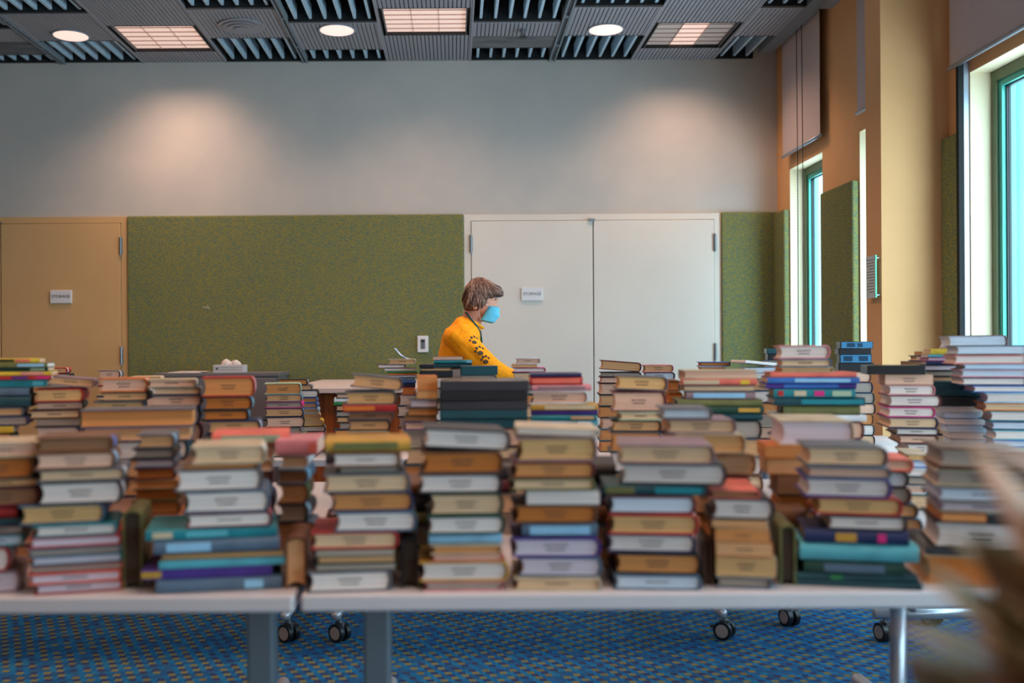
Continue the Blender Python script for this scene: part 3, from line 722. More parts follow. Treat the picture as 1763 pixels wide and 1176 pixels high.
stack('front stack in the middle of the right table', YFt, [
 (740,886,1033,'H','white','beige',{'stamp':False,'tilt':.03}),(753,890,1030,'H','yellowed','mauve',{}),(796,882,1025,'H','orange-tan','maroon',{}),(825,880,1025,'H','cream','olive',{}),(846,907,1035,'B','white','grey',{'stamp':False}),
 (873,885,1030,'H','amber','brown',{}),(905,900,1030,'K','white','slate blue',{'bands':[(.1,.9,'light blue')]}),(930,882,1035,'H','lavender','purple',{}),(964,893,1038,'H','lavender','slate blue',{}),(999,885,1035,'H','cream','beige',{})], 1022, G1)
stack('front stack topped by two skewed books', YFt, [
 (766,1064,1230,'H','cream','mauve',{'yaw':-.16,'label':'skewed cream-paged mauve hardback'}),(800,1070,1252,'H','white','dark grey',{'yaw':-.16,'label':'skewed white-paged charcoal hardback'}),(838,1042,1218,'K','white','dark teal',{'bands':[(.5,.95,'teal'),(.02,.3,'olive')]}),(857,1050,1200,'H','bluish white','maroon',{'stamp':False}),
 (889,1050,1203,'H','yellowed','red',{}),(925,1048,1200,'H','white','navy',{}),(958,1060,1208,'H','orange-tan','black',{}),(995,1058,1208,'H','bluish white','slate blue',{})], 1022, G1)
stack('slim front stack of tan paperbacks', YFt, [
 (845,1225,1310,'H','brownish','salmon',{'stamp':False,'d':.17}),(860,1228,1334,'H','white','dark grey',{'d':.17}),(898,1230,1325,'B','tan','tan',{'d':.17}),(913,1233,1325,'B','orange-tan','tan',{'d':.17}),(937,1234,1330,'B','tan','orange',{'d':.17}),(963,1236,1338,'B','yellowed','beige',{'d':.17}),(1001,1236,1330,'H','grey','slate blue',{'stamp':False,'d':.17})], 1022, G1)
stack('front stack on the wide aqua and green books', YFt, [
 (770,1394,1530,'H','cream','grey',{'lab':'white'}),(805,1394,1532,'H','pinkish','slate blue',{'stamp':False}),(826,1392,1535,'H','white','purple',{}),(861,1412,1554,'H','yellowed','red',{}),(893,1430,1560,'H','white','dark grey',{}),
 (919,1392,1562,'K','cream','navy',{'bands':[(.3,.5,'ochre'),(.7,.78,'magenta')]}),(944,1384,1577,'K','white','aqua',{}),(975,1392,1556,'K','grey','dark green',{'bands':[(.2,.8,'slate blue')]}),(998,1374,1578,'K','yellowed','dark teal',{'bands':[(.3,.4,'green')]}),(1010,1372,1584,'M','white','dark teal',{})], 1022, G1)
stack('front stack at the right photo edge', YFt, [
 (776,1622,1775,'H','grey','brown',{'tilt':.03}),(812,1620,1770,'H','grey','beige',{}),(842,1622,1775,'H','bluish white','grey',{}),(869,1628,1775,'H','lavender','beige',{}),(888,1628,1700,'B','orange-tan','maroon',{'stamp':False}),(905,1618,1770,'H','white','black',{}),(954,1606,1800,'D','','dark grey',{'d':.2}),(968,1604,1800,'H','amber','tan',{'stamp':False})], 1022, G1)
YU = YFt+.03
upright(211,243,880,YU,'dark','olive','brown-edged olive book standing on edge left of the teal picture books')
upright(491,527,925,YU,'tan','brown','tan-edged book standing on edge beside the gap between front tables')
upright(690,719,926,YU,'dark','black','dark book standing on edge left of the stack under the black boxes')
upright(1344,1370,905,YU,'dark','olive','dark olive book standing on edge left of the aqua and green books')
upright(1213,1226,930,YU,'dark','brown','slim brown book standing on edge beside the tan paperbacks')
# ----- stacks between the front row and the rear half
YM = YT0+.27
stack('amber paged stack left of the picture books', YM, [
 (748,236,300,'H','tan','grey',{'lab':'light blue'}),(772,228,300,'H','grey','dark grey',{}),(790,230,300,'H','lavender','slate blue',{}),(806,232,302,'H','amber','maroon',{}),(826,230,306,'H','orange-tan','tan',{}),(842,228,306,'H','amber','olive',{}),(864,226,308,'H','orange-tan','brown',{}),(886,228,312,'H','amber','orange',{})], 912, G2, stamp=False)
stack('stack under the salmon spined book', YM, [
 (745,366,497,'K','white','salmon',{'bands':[(.12,.88,'pale green')]}),(768,372,470,'H','pinkish','beige',{}),(790,376,470,'H','cream','white',{'lab':'green'})], 812, G2, stamp=False)
stack('stack behind the table gap with pink top book', YT0+.22, [
 (757,474,546,'M','pinkish','pink',{'bands':[(.8,.99,'salmon')],'d':.16}),(784,478,530,'H','cream','white',{'lab':'white'}),(808,474,530,'H','brownish','slate blue',{'lab':'light blue'}),(834,476,530,'H','tan','brown',{'lab':'green'}),(868,476,530,'H','grey','dark grey',{'lab':'light blue'})], 900, G2, stamp=False, face=.2)
stack('stack behind the skewed books', YM, [
 (703,1140,1228,'H','bluish white','grey',{'stamp':False}),(722,1150,1268,'H','cream','mauve',{}),(747,1165,1284,'H','yellowed','beige',{'stamp':False}),(781,1190,1304,'H','cream','tan',{'stamp':False}),(818,1200,1292,'H','brownish','maroon',{'stamp':False})], 846, G2)
stack('stack topped by a thick lavender paged book', YM+.04, [
 (724,1346,1470,'H','lavender','beige',{'d':.21}),(768,1322,1392,'B','orange-tan','orange',{}),(790,1325,1396,'B','tan','orange',{}),(818,1340,1400,'B','brownish','dark grey',{}),(852,1342,1402,'H','amber','brown',{}),(880,1340,1410,'H','tan','maroon',{})], 912, G2, stamp=False)
stack('stack behind the aqua and green books', YM+.04, [
 (790,1520,1572,'H','pinkish','salmon',{'lab':'white'}),(812,1510,1565,'H','bluish white','black',{'lab':'light blue'}),(840,1515,1572,'H','grey','maroon',{}),(868,1520,1580,'H','tan','dark grey',{'lab':'aqua'})], 892, G2, stamp=False)
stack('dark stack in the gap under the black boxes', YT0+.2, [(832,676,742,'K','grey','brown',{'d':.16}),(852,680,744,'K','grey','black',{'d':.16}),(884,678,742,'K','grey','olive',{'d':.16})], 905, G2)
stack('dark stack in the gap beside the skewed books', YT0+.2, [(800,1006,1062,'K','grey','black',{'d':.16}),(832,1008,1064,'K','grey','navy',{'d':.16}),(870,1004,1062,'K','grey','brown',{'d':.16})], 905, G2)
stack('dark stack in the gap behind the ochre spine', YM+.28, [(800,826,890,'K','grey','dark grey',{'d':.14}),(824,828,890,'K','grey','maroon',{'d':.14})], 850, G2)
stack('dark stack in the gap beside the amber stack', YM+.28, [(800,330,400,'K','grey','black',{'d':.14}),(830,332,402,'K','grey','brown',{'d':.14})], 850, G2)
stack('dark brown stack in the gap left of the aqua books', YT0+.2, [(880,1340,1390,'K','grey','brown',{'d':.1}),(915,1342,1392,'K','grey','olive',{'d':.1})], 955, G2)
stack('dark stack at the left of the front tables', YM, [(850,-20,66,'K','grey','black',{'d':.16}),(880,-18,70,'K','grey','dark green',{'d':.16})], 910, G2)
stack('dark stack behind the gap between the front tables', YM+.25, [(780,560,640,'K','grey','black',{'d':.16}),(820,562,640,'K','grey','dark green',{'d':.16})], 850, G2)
# ----- rear half of the island
YR = 2.62; G4 = 'books on the tables behind the front tables'
stack('colourful stack at the far left edge', YR-.05, [
 (617,-40,62,'M','pinkish','yellow',{'bands':[(.3,.6,'black'),(.62,.85,'salmon')]}),(625,-30,78,'M','white','olive',{'bands':[(.55,.95,'light blue')]}),(633,-40,76,'M','pale' if False else 'cream','dark green',{'bands':[(.75,.95,'pale green')]}),(640,-40,84,'M','pinkish','yellow',{'bands':[(.6,.9,'pink')]}),(647,-44,84,'M','white','red',{'bands':[(.5,.7,'purple'),(.8,.97,'magenta')]}),
 (654,-44,74,'M','white','teal',{'bands':[(.8,.95,'aqua')]}),(667,-50,46,'K','grey','slate blue',{}),(682,-50,48,'K','grey','dark teal',{}),(702,-50,36,'H','tan','grey',{'stamp':False}),(717,-50,44,'H','slate' if False else 'grey','navy',{'stamp':False}),(734,-40,20,'M','white','yellow',{})], 746, G4)
stack('leaning tan stack at the left', YR, [
 (653,78,158,'H','tan','mauve',{'tilt':.09}),(669,62,142,'H','yellowed','red',{}),(692,60,140,'H','pinkish','dark grey',{}),(706,50,134,'H','cream','brown',{}),(721,62,134,'B','grey','olive',{'stamp':False})], 734, G4)
stack('stack with an orange cover below the left door', YR, [
 (651,171,252,'H','pinkish','orange',{'lab':'white'}),(675,174,253,'H','tan','dark grey',{}),(691,162,247,'H','yellowed','grey',{'lab':'light blue'})], 710, G4)
stack('stack below the left end of the grey cabinet', YR, [
 (653,253,333,'H','pinkish','beige',{'lab':'blue'}),(667,262,342,'H','cream','grey',{'stamp':False}),(680,259,345,'H','pinkish','navy',{})], 700, G4)
stack('wide orange paged stack behind the left front books', YR-.28, [
 (705,140,330,'E','orange-tan','grey',{'d':.17}),(736,150,326,'E','tan','mauve',{'d':.17})], 760, G4)
stack('stack with pale blue spine labels', YR-.03, [
 (649,347,438,'H','orange-tan','red',{'lab':'white'}),(683,349,433,'H','amber','dark grey',{'lab':'light blue'}),(706,348,427,'H','amber','black',{'lab':'light blue'}),(724,357,448,'H','tan','navy',{'lab':'white'})], 746, G4)
stack('tilting stack over a yellow and red book', YR-.06, [
 (651,603,693,'H','tan','grey',{'tilt':.09,'lab':'white'}),(674,593,683,'H','yellowed','grey',{}),(697,590,682,'M','cream','red',{'bands':[(.02,.6,'orange')]}),(709,597,678,'H','brownish','grey',{}),(723,598,672,'H','tan','black',{'lab':'white'})], 742, G4)
stack('stack with the rounded orange book by the black boxes', YR-.08, [
 (648,718,754,'B','orange-tan','orange',{'d':.17}),(673,717,754,'B','yellowed','beige',{'d':.17}),(687,703,755,'H','lavender','grey',{}),(702,699,755,'H','orange-tan','brown',{}),(716,696,752,'B','brownish','olive',{}),(726,694,754,'H','pinkish','purple',{})], 741, G4, stamp=False)
stack('pile of five below the woman', YR-.12, [
 (655,757,911,'D','','dark grey',{'d':.24,'label':'large charcoal boxed case'}),(674,757,909,'D','','black',{'d':.24,'label':'large black boxed case'}),(690,756,909,'D','','dark grey',{'d':.24,'label':'large charcoal boxed case'}),(706,757,908,'D','','dark teal',{'d':.24,'label':'large dark boxed case'}),(721,758,910,'D','','dark teal',{'d':.24,'label':'large dark boxed case'})], 738, 'big black boxed cases piled below the woman')
stack('colourful stack right of the black boxes', YR-.1, [
 (642,914,1002,'K','white','navy',{}),(649,912,1004,'K','white','red',{'bands':[(.05,.95,'salmon')]}),(663,916,1018,'K','pinkish','pink',{'bands':[(.1,.9,'mauve')]}),(673,913,1013,'H','pinkish','white',{}),(696,915,1030,'K','cream','ochre',{'bands':[(.2,.95,'beige')]}),(707,915,1030,'M','white','purple',{}),(715,916,1028,'K','cream','teal',{'bands':[(.6,.95,'tan')]}),(724,914,1030,'K','cream','aqua',{'bands':[(.1,.5,'light blue'),(.7,.9,'white')]}),(735,915,1026,'M','cream','orange',{})], 744, G4)
stack('stack with one very thick pinkish paged book', YR-.04, [
 (649,1062,1150,'H','yellowed','grey',{'tilt':.04}),(674,1054,1147,'H','pinkish','maroon',{}),(709,1066,1142,'H','cream','pale green',{}),(724,1054,1140,'H','tan','black',{})], 744, G4)
stack('small amber stack beside the thick pinkish book', YR+.24, [
 (655,1152,1176,'H','orange-tan','brown',{'d':.17}),(674,1150,1178,'H','amber','tan',{'d':.17}),(694,1150,1180,'H','brownish','maroon',{'d':.17})], 716, G4, stamp=False)
stack('stack with lavender spine and yellow mark', YR-.02, [
 (637,1180,1306,'E','pinkish','beige',{'tilt':0}),(652,1177,1303,'K','cream','salmon',{'bands':[(.78,.9,'yellow'),(.02,.5,'beige')]}),(664,1178,1300,'E','cream','grey',{}),(674,1184,1300,'K','white','mauve',{'bands':[(.1,.85,'light blue')]}),(688,1168,1312,'K','grey','olive',{}),(700,1170,1314,'K','grey','dark green',{'bands':[(.7,.95,'ochre')]}),(712,1176,1312,'K','grey','dark teal',{})], 724, G4)
stack('stack topped by a pink covered book', YR+.02, [
 (594,1344,1430,'H','white','pink',{}),(618,1345,1431,'H','cream','slate blue',{}),(632,1347,1436,'H','tan','beige',{}),(641,1330,1472,'K','cream','salmon',{}),(650,1325,1476,'M','cream','blue',{'bands':[(.3,.9,'light blue')]}),(660,1324,1474,'K','white','purple',{'bands':[(.2,.8,'blue')]}),(670,1336,1470,'K','cream','teal',{'bands':[(.05,.12,'red'),(.25,.4,'beige'),(.5,.62,'magenta'),(.72,.95,'pale green')]}),(685,1337,1487,'K','white','dark teal',{'bands':[(.3,.98,'teal')]}),(699,1354,1480,'K','grey','olive',{}),(715,1340,1490,'M','white','white',{})], 726, G4)
# ----- right side table
G5 = 'books on the side table by the windows'
stack('two toned stack right of the column corner', 3.0, [
 (629,1497,1590,'D','','black',{'d':.15,'label':'flat black video case'}),(645,1528,1605,'B','pinkish','tan',{'d':.2}),(663,1533,1609,'H','white','pink',{'d':.2}),(681,1535,1620,'H','white','maroon',{'d':.2}),(701,1531,1608,'H','white','magenta',{'d':.2}),(719,1533,1614,'H','cream','navy',{'d':.2}),(738,1546,1616,'H','white','black',{'d':.2}),(750,1552,1616,'H','pinkish','maroon',{'d':.2}),(765,1564,1612,'H','white','grey',{'d':.2})], 782, G5)
stack('stack by the windows behind the aqua books', 2.6, [
 (782,1562,1602,'H','yellowed','beige',{'d':.17}),(793,1562,1602,'H','bluish white','blue',{'d':.17}),(806,1566,1604,'H','white','white',{'d':.17}),(820,1562,1602,'H','grey','black',{'d':.17}),(836,1558,1598,'H','pinkish','white',{'d':.17})], 852, G5, stamp=False)
stack('stack below the tall bright window', 3.16, [
 (657,1612,1682,'D','','dark teal',{'d':.14}),(669,1616,1688,'D','','dark teal',{'d':.14}),(683,1616,1688,'D','','black',{'d':.14}),(700,1622,1692,'B','white','white',{}),(711,1630,1690,'B','bluish white','light blue',{'lab':'magenta'}),(721,1632,1696,'B','white','blue',{}),(733,1634,1700,'B','bluish white','white',{}),(745,1640,1698,'B','white','maroon',{}),(757,1642,1700,'B','bluish white','light blue',{}),(769,1640,1700,'B','white','grey',{})], 782, G5, stamp=False)
stack('tall bright stack at the right edge', 2.98, [
 (594,1652,1764,'H','bluish white','grey',{}),(611,1650,1764,'H','white','salmon',{}),(627,1664,1766,'H','bluish white','light blue',{}),(636,1662,1766,'H','bluish white','pink',{}),(650,1664,1766,'H','white','navy',{}),(664,1680,1768,'H','white','blue',{}),(676,1700,1770,'H','white','light blue',{}),(694,1700,1770,'H','cream','orange',{}),(708,1710,1772,'H','white','teal',{}),(726,1712,1772,'H','bluish white','navy',{}),(741,1714,1772,'H','white','aqua',{}),(758,1712,1772,'H','bluish white','blue',{}),(770,1708,1770,'M','white','pale green',{})], 786, G5, stamp=False)
stack('stack behind the tall bright stack', 3.35, [
 (577,1638,1732,'H','bluish white','mauve',{'d':.2}),(600,1607,1648,'M','cream','yellow',{'d':.13}),(610,1602,1646,'M','white','aqua',{'d':.13}),(615,1600,1640,'H','lavender','magenta',{'d':.16}),(621,1598,1640,'K','white','navy',{'d':.15}),(628,1590,1650,'H','lavender','black',{'d':.16}),(638,1592,1650,'H','slate' if False else 'grey','black',{'d':.16}),(648,1608,1652,'H','tan','dark grey',{'d':.16})], 658, G5, stamp=False)
stack('little stack between column and bright books', 3.62, [
 (605,1590,1610,'B','tan','tan',{'d':.15}),(612,1576,1600,'H','cream','black',{'d':.15}),(622,1564,1600,'B','brownish','mauve',{'d':.15})], 630, G5, stamp=False)
# ----- middle wheeled tables
YT = 4.02
stack('distant stack with a magenta label', YT, [
 (660,455,518,'H','orange-tan','pale green',{'lab':'light blue'}),(679,457,520,'H','tan','slate blue',{'lab':'light blue'}),(692,456,520,'H','grey','magenta',{'lab':'magenta'}),(703,455,522,'H','tan','navy',{'lab':'light blue'}),(718,457,524,'H','pinkish','black',{}),(736,456,518,'H','grey','grey',{'lab':'pink'}),(747,456,526,'K','cream','green',{'bands':[(.0,.3,'ochre')]})], 757, G3)
stack('distant stack with a yellow spine', YT+.2, [
 (653,478,530,'H','orange-tan','black',{'lab':'white'}),(663,490,537,'H','tan','grey',{'lab':'white'}),(672,500,548,'H','white','black',{}),(685,500,545,'H','orange-tan','blue',{'lab':'light blue'}),(694,498,546,'H','tan','blue',{}),(703,500,548,'H','tan','light blue',{}),(712,500,552,'H','tan','beige',{}),(723,502,556,'H','cream','yellow',{}),(734,504,560,'H','white','black',{'lab':'white'}),(744,504,560,'H','tan','maroon',{})], 756, G3, stamp=False)
stack('dark distant stack left of the tilting stack', YT+.1, [
 (678,578,606,'H','pinkish','dark grey',{}),(686,575,604,'M','white','white',{}),(692,574,604,'M','cream','green',{}),(698,577,604,'H','tan','black',{}),(708,577,606,'H','grey','black',{}),(718,578,606,'H','tan','dark green',{}),(728,582,606,'H','grey','maroon',{})], 740, G3, stamp=False)
stack('distant pair against the left door', YT+.3, [
 (633,86,114,'H','tan','red',{'lab':'white'}),(643,88,120,'H','grey','black',{})], 652, G3)
stack('distant stack at the hinge side of the left door', YT+.3, [
 (638,169,206,'H','pinkish','grey',{'lab':'white'}),(652,170,210,'H','tan','red',{})], 664, G3)
stack('low distant stack below the green panel corner', YT+.3, [
 (648,226,276,'H','tan','beige',{'d':.17}),(656,230,282,'H','pinkish','white',{'d':.17})], 666, G3, stamp=False)
stack('magazine pile left of the woman', YT+.25, [
 (618,668,716,'H','tan','beige',{}),(627,649,698,'H','white','maroon',{'stamp':False}),(634,662,716,'B','white','grey',{'stamp':False}),(639,667,719,'M','cream','green',{}),(643,668,718,'M','white','orange',{}),(646,664,716,'B','bluish white','blue',{'stamp':False}),(650,662,714,'M','white','light blue',{}),(655,664,716,'M','white','blue',{}),(660,665,715,'K','grey','navy',{}),(667,690,716,'H','orange-tan','salmon',{'stamp':False})], 680, G3)
stack('pile of dark cases at the woman\'s back', YT+.12, [
 (627,722,748,'D','','black',{}),(634,724,778,'H','tan','black',{'stamp':False}),(639,722,780,'D','','black',{})], 650, G3)
stack('stack touching the woman\'s sweater', YT+.34, [
 (614,746,797,'B','pinkish','mauve',{'stamp':False,'lab':'light blue'}),(620,747,813,'K','cream','teal',{'bands':[(.85,.99,'light blue')]}),(626,747,812,'K','cream','dark teal',{})], 634, G3)
stack('dark blue boxed stack below the woman\'s arm', YT+.14, [
 (630,793,857,'D','','dark teal',{'d':.15})], 646, G3)
stack('little pinkish stack right of the woman', YT+.2, [
 (616,888,931,'H','pinkish','white',{'lab':'white'}),(627,881,925,'B','tan','tan',{'stamp':False}),(633,883,940,'H','white','magenta',{'stamp':False})], 641, G3)
stack('leaning tan pair before the pale double door', YT+.1, [
 (625,1034,1104,'H','tan','maroon',{'stamp':False,'tilt':.08,'d':.17}),(641,1034,1104,'H','grey','black',{'stamp':False}),(649,1034,1106,'H','pinkish','maroon',{'stamp':False})], 660, G3)
stack('pair under the right leaf of the pale door', YT+.12, [
 (628,1108,1160,'H','tan','pink',{}),(641,1110,1163,'H','bluish white','black',{})], 654, G3)
stack('low stack below the right door hinge', YT+.3, [
 (623,1206,1258,'H','orange-tan','blue',{'stamp':False}),(631,1206,1250,'H','orange-tan','white',{'stamp':False})], 640, G3)
G6 = 'black plastic cases'
stack('case pile before the column', 4.34, [
 (588,1449,1502,'D','','black',{'bands':'steel blue','title':[(.2,.45),(.52,.68),(.76,.98)][:2],'label':'black video case with blue window spine'}),(600,1447,1500,'D','','black',{'label':'plain black video case'}),(610,1449,1501,'D','','black',{'bands':'steel blue','title':[(.12,.4),(.6,.88)],'label':'black video case with blue window spine'}),(625,1447,1504,'D','','black',{})], 640, G6)
stack('dark cases behind the pink covered book', 4.5, [
 (600,1322,1352,'D','','dark teal',{}),(609,1323,1352,'D','','black',{})], 620, G6)
o = obj('newspaper', bbox(-.09,.09,-.08,.08,0,.012,.003), M['tissue'], None); x,z = P(1310,622,4.3); o.location=(P(1310,630,4.2)[0],4.24,P(1314,633,4.15)[1]+.011); o.rotation_euler=(0,.10,0.1)
tag(o, 'folded grey newspaper leaning on top of a distant stack', 'newspaper')
stack('distant pile under the folded newspaper', 4.15, [
 (633,1284,1345,'B','bluish white','light blue',{'stamp':False}),(642,1284,1340,'B','white','white',{'stamp':False})], 652, G3)

def plain(key):
    c = lin(CV[key[1:]]) if key[0]=='c' else lin(PG[key[1:]])
    return noisy('filler_'+('cover_' if key[0]=='c' else 'pages_')+key[1:].replace(' ','_'), c, tuple(v*.8 for v in c), scale=(1,1,1) if key[0]=='c' else (1,1,180), nscale=8 if key[0]=='c' else 3, rough=.6)
me = bpy.data.meshes.new('lower_books'); FB.to_mesh(me); FB.free()
for k_ in FKEYS: me.materials.append(plain(k_))
o = bpy.data.objects.new('lower_books', me); link(o)
tag(o, 'mass of mostly hidden books forming the lower parts of the rear stacks', 'books', None, 'stuff')
# ---------------------------------------------------------------- the woman
YP = 5.05
def L2(px, py):    # pixel -> local x,z at the woman's depth
    return P(px, py, YP)
def bake(name, bm, m, parent, voxel=.006, smooth_it=4, color=None, disp=None):
    me = bpy.data.meshes.new(name); bm.to_mesh(me); bm.free()
    o = bpy.data.objects.new(name, me); link(o)
    md = o.modifiers.new('r','REMESH'); md.mode='VOXEL'; md.voxel_size=voxel
    sm = o.modifiers.new('s','SMOOTH'); sm.iterations = smooth_it; sm.factor=.5
    dg = bpy.context.evaluated_depsgraph_get(); dg.update()
    me2 = bpy.data.meshes.new_from_object(o.evaluated_get(dg)); bpy.data.objects.remove(o)
    for p in me2.polygons: p.use_smooth = True
    me2.materials.clear(); me2.materials.append(m)
    o = bpy.data.objects.new(name, me2); link(o, parent); return o
M['skin'] = noisy('skin', lin((214,150,124)), lin((205,138,112)), nscale=20, rough=.55)
M['shirt'] = noisy('mustard_sweater', lin((240,160,8)), lin((228,146,6)), nscale=60, rough=.85, bump=.1)
M['jeans'] = noisy('dark_trousers', lin((40,46,66)), lin((34,40,58)), nscale=60, rough=.9)
M['mask'] = noisy('blue_mask', lin((110,200,226)), lin((96,188,216)), nscale=30, rough=.8)
M['lanyard'] = noisy('lanyard_cord', lin((24,60,84)), lin((20,90,96)), scale=(1,1,1), nscale=120, rough=.7)
M['hairA'] = noisy('hair_brown', lin((120,88,72)), lin((92,64,52)), nscale=70, rough=.5)
M['hairB'] = noisy('hair_grey', lin((176,150,136)), lin((140,116,106)), nscale=70, rough=.5)
M['hairC'] = noisy('hair_dark', lin((66,46,42)), lin((50,36,34)), nscale=70, rough=.5)
W0 = thing('person', 'person in a mustard sweater and blue mask bending over the back table', 'person', (0,YP,0))
# body: torso, neck, head, arms, legs joined into one surface
bm = NB()
tor = [(-.01,0,.86,.155,.11),(-.005,0,.95,.165,.11),(.012,0,1.05,.15,.10),(.03,0,1.14,.155,.095),(.046,0,1.21,.165,.088),(.066,0,1.268,.13,.070),(.082,0,1.30,.06,.05)]
loft(bm, tor, 24)
loft(bm, [(.055,0,1.26,.055,.052),(.09,0,1.315,.05,.05),(.118,0,1.37,.052,.056)], 18)
hd = Vector((.142,0,1.428))
def headloft(bm):
    # rings from chin to crown along the tilted face axis
    ax = Vector((-.24,0,.97)).normalized(); fx = Vector((.97,0,.24)).normalized()
    c0 = Vector((.165,0,1.315))
    R = [(0,.012,.02,.018),(.012,.006,.036,.045),(.035,-.010,.052,.070),(.065,-.022,.064,.086),(.10,-.026,.071,.094),(.135,-.028,.074,.096),(.17,-.03,.070,.088),(.20,-.032,.052,.066),(.218,-.033,.022,.028)]
    n = 24; rings = []
    for h_, off, ry, rx in R:
        c = c0+ax*h_+fx*(off+.030); rx *= .80
        rings.append([bm.verts.new(c+Vector((0,1,0))*math.cos(k*2*PI/n)*ry+fx*math.sin(k*2*PI/n)*rx) for k in range(n)])
    for a, b in zip(rings, rings[1:]):
        for k in range(n): bm.faces.new((a[k],a[(k+1)%n],b[(k+1)%n],b[k]))
    bm.faces.new(rings[0][::-1]); bm.faces.new(rings[-1])
    # nose, brow, lips, ears
    tube(bm,[c0+ax*.125+fx*.058,c0+ax*.10+fx*.072,c0+ax*.082+fx*.084],[.009,.010,.013],10)
    for s in (-1,1):
        tube(bm,[c0+ax*.135+fx*.052+Vector((0,s*.012,0)),c0+ax*.139+fx*.048+Vector((0,s*.04,0))],[.009,.007],8)
        sphere(bm, c0+ax*.10+fx*.04+Vector((0,s*.036,0)), .02, 1,1,1, 12, 8)
        sphere(bm, c0+ax*.095+fx*(-.03)+Vector((0,s*.072,0)), .024, .8,.35,1.25, 12, 8)
    tube(bm,[c0+ax*.05+fx*.062+Vector((0,-.02,0)),c0+ax*.05+fx*.072,c0+ax*.05+fx*.062+Vector((0,.02,0))],[.005,.009,.005],8)
    return c0, ax, fx
c0, hax, hfx = headloft(bm)
arms = {}
for s in (-1,1):
    sh = Vector((.035,s*.155,1.225)); el = Vector((.185,s*.20,1.075)); wr_ = Vector((.40,s*.15,.985))
    tube(bm,[(.01,s*.09,1.22),sh,sh.lerp(el,.5),el,el.lerp(wr_,.3),wr_],[.055,.056,.045,.038,.036,.024],14)
    arms[s] = (sh,el,wr_)
    # hand with four fingers and a thumb resting on the books
    d = (wr_-el).normalized(); up = Vector((0,0,1)); sd = d.cross(up).normalized(); pc_ = wr_+d*.045
    tube(bm,[wr_-d*.005+sd*0,wr_+d*.03,wr_+d*.075],[.021,.027,.026],12)
    for q in range(4):
        o_ = (q-1.5)*.017; ln = (.062,.072,.068,.052)[q]
        b0 = wr_+d*.075+sd*o_; b1 = b0+d*ln*.5+Vector((0,0,-.006)); b2 = b1+d*ln*.4+Vector((0,0,-.020))
        tube(bm,[b0-d*.01,b0,b1,b2],[.009,.009,.008,.0065],8)
    b0 = wr_+d*.02+sd*(-s*.022); tube(bm,[b0,b0+d*.03+sd*(-s*.018),b0+d*.058+sd*(-s*.024)+Vector((0,0,-.008))],[.011,.010,.008],8)
for s in (-1,1):
    tube(bm,[(-.01,s*.085,.90),(.0,s*.09,.70),(.01,s*.095,.48),(-.01,s*.095,.28),(-.02,s*.095,.09)],[.092,.082,.056,.053,.037],16)
    tube(bm,[(-.045,s*.095,.045),(.01,s*.095,.045),(.15,s*.10,.035),(.19,s*.10,.03)],[.035,.04,.036,.02],12)
body = bake('body', bm, M['skin'], W0, .0055, 3)
# sweater
bm = NB()
loft(bm, [(.0,0,.88,.178,.128),(.004,0,.98,.175,.118),(.018,0,1.07,.165,.110),(.032,0,1.15,.168,.108),(.046,0,1.215,.178,.102),(.066,0,1.272,.14,.082),(.088,0,1.312,.076,.062),(.094,0,1.325,.066,.056)], 28)
for s in (-1,1):
    sh,el,wr_ = arms[s]
    tube(bm,[(.015,s*.08,1.23),sh+Vector((0,0,.004)),sh.lerp(el,.35),sh.lerp(el,.7),el,el.lerp(wr_,.35),el.lerp(wr_,.9)],[.07,.073,.066,.061,.057,.047,.036],16)
sweater = bake('sweater', bm, M['shirt'], W0, .006, 3)
# folds pushed into the cloth
for v in sweater.data.vertices:
    p = v.co; n_ = v.normal
    a = math.sin((p.z*46+p.x*30)+2.2*math.sin(p.x*21+p.z*9))*math.sin(p.z*13-p.x*17+1)
    v.co = p+n_*.0042*a
bm = NB(); tube(bm,[(.078-.0,-.0,1.318)]*1+[(.078,0,1.32)],.001,4); bm.free()
# ribbed collar
bm = NB(); n=36; tz = Vector((.41,0,.91)).normalized(); fv = Vector((.91,0,-.41)).normalized()
ring = [Vector((.098,0,1.308))+Vector((0,1,0))*math.cos(k*2*PI/n)*.066+fv*math.sin(k*2*PI/n)*.060 for k in range(n+1)]
tube(bm, ring, .0075, 8, caps=False); obj('collar', bm, M['shirt'], sweater, smooth=True)
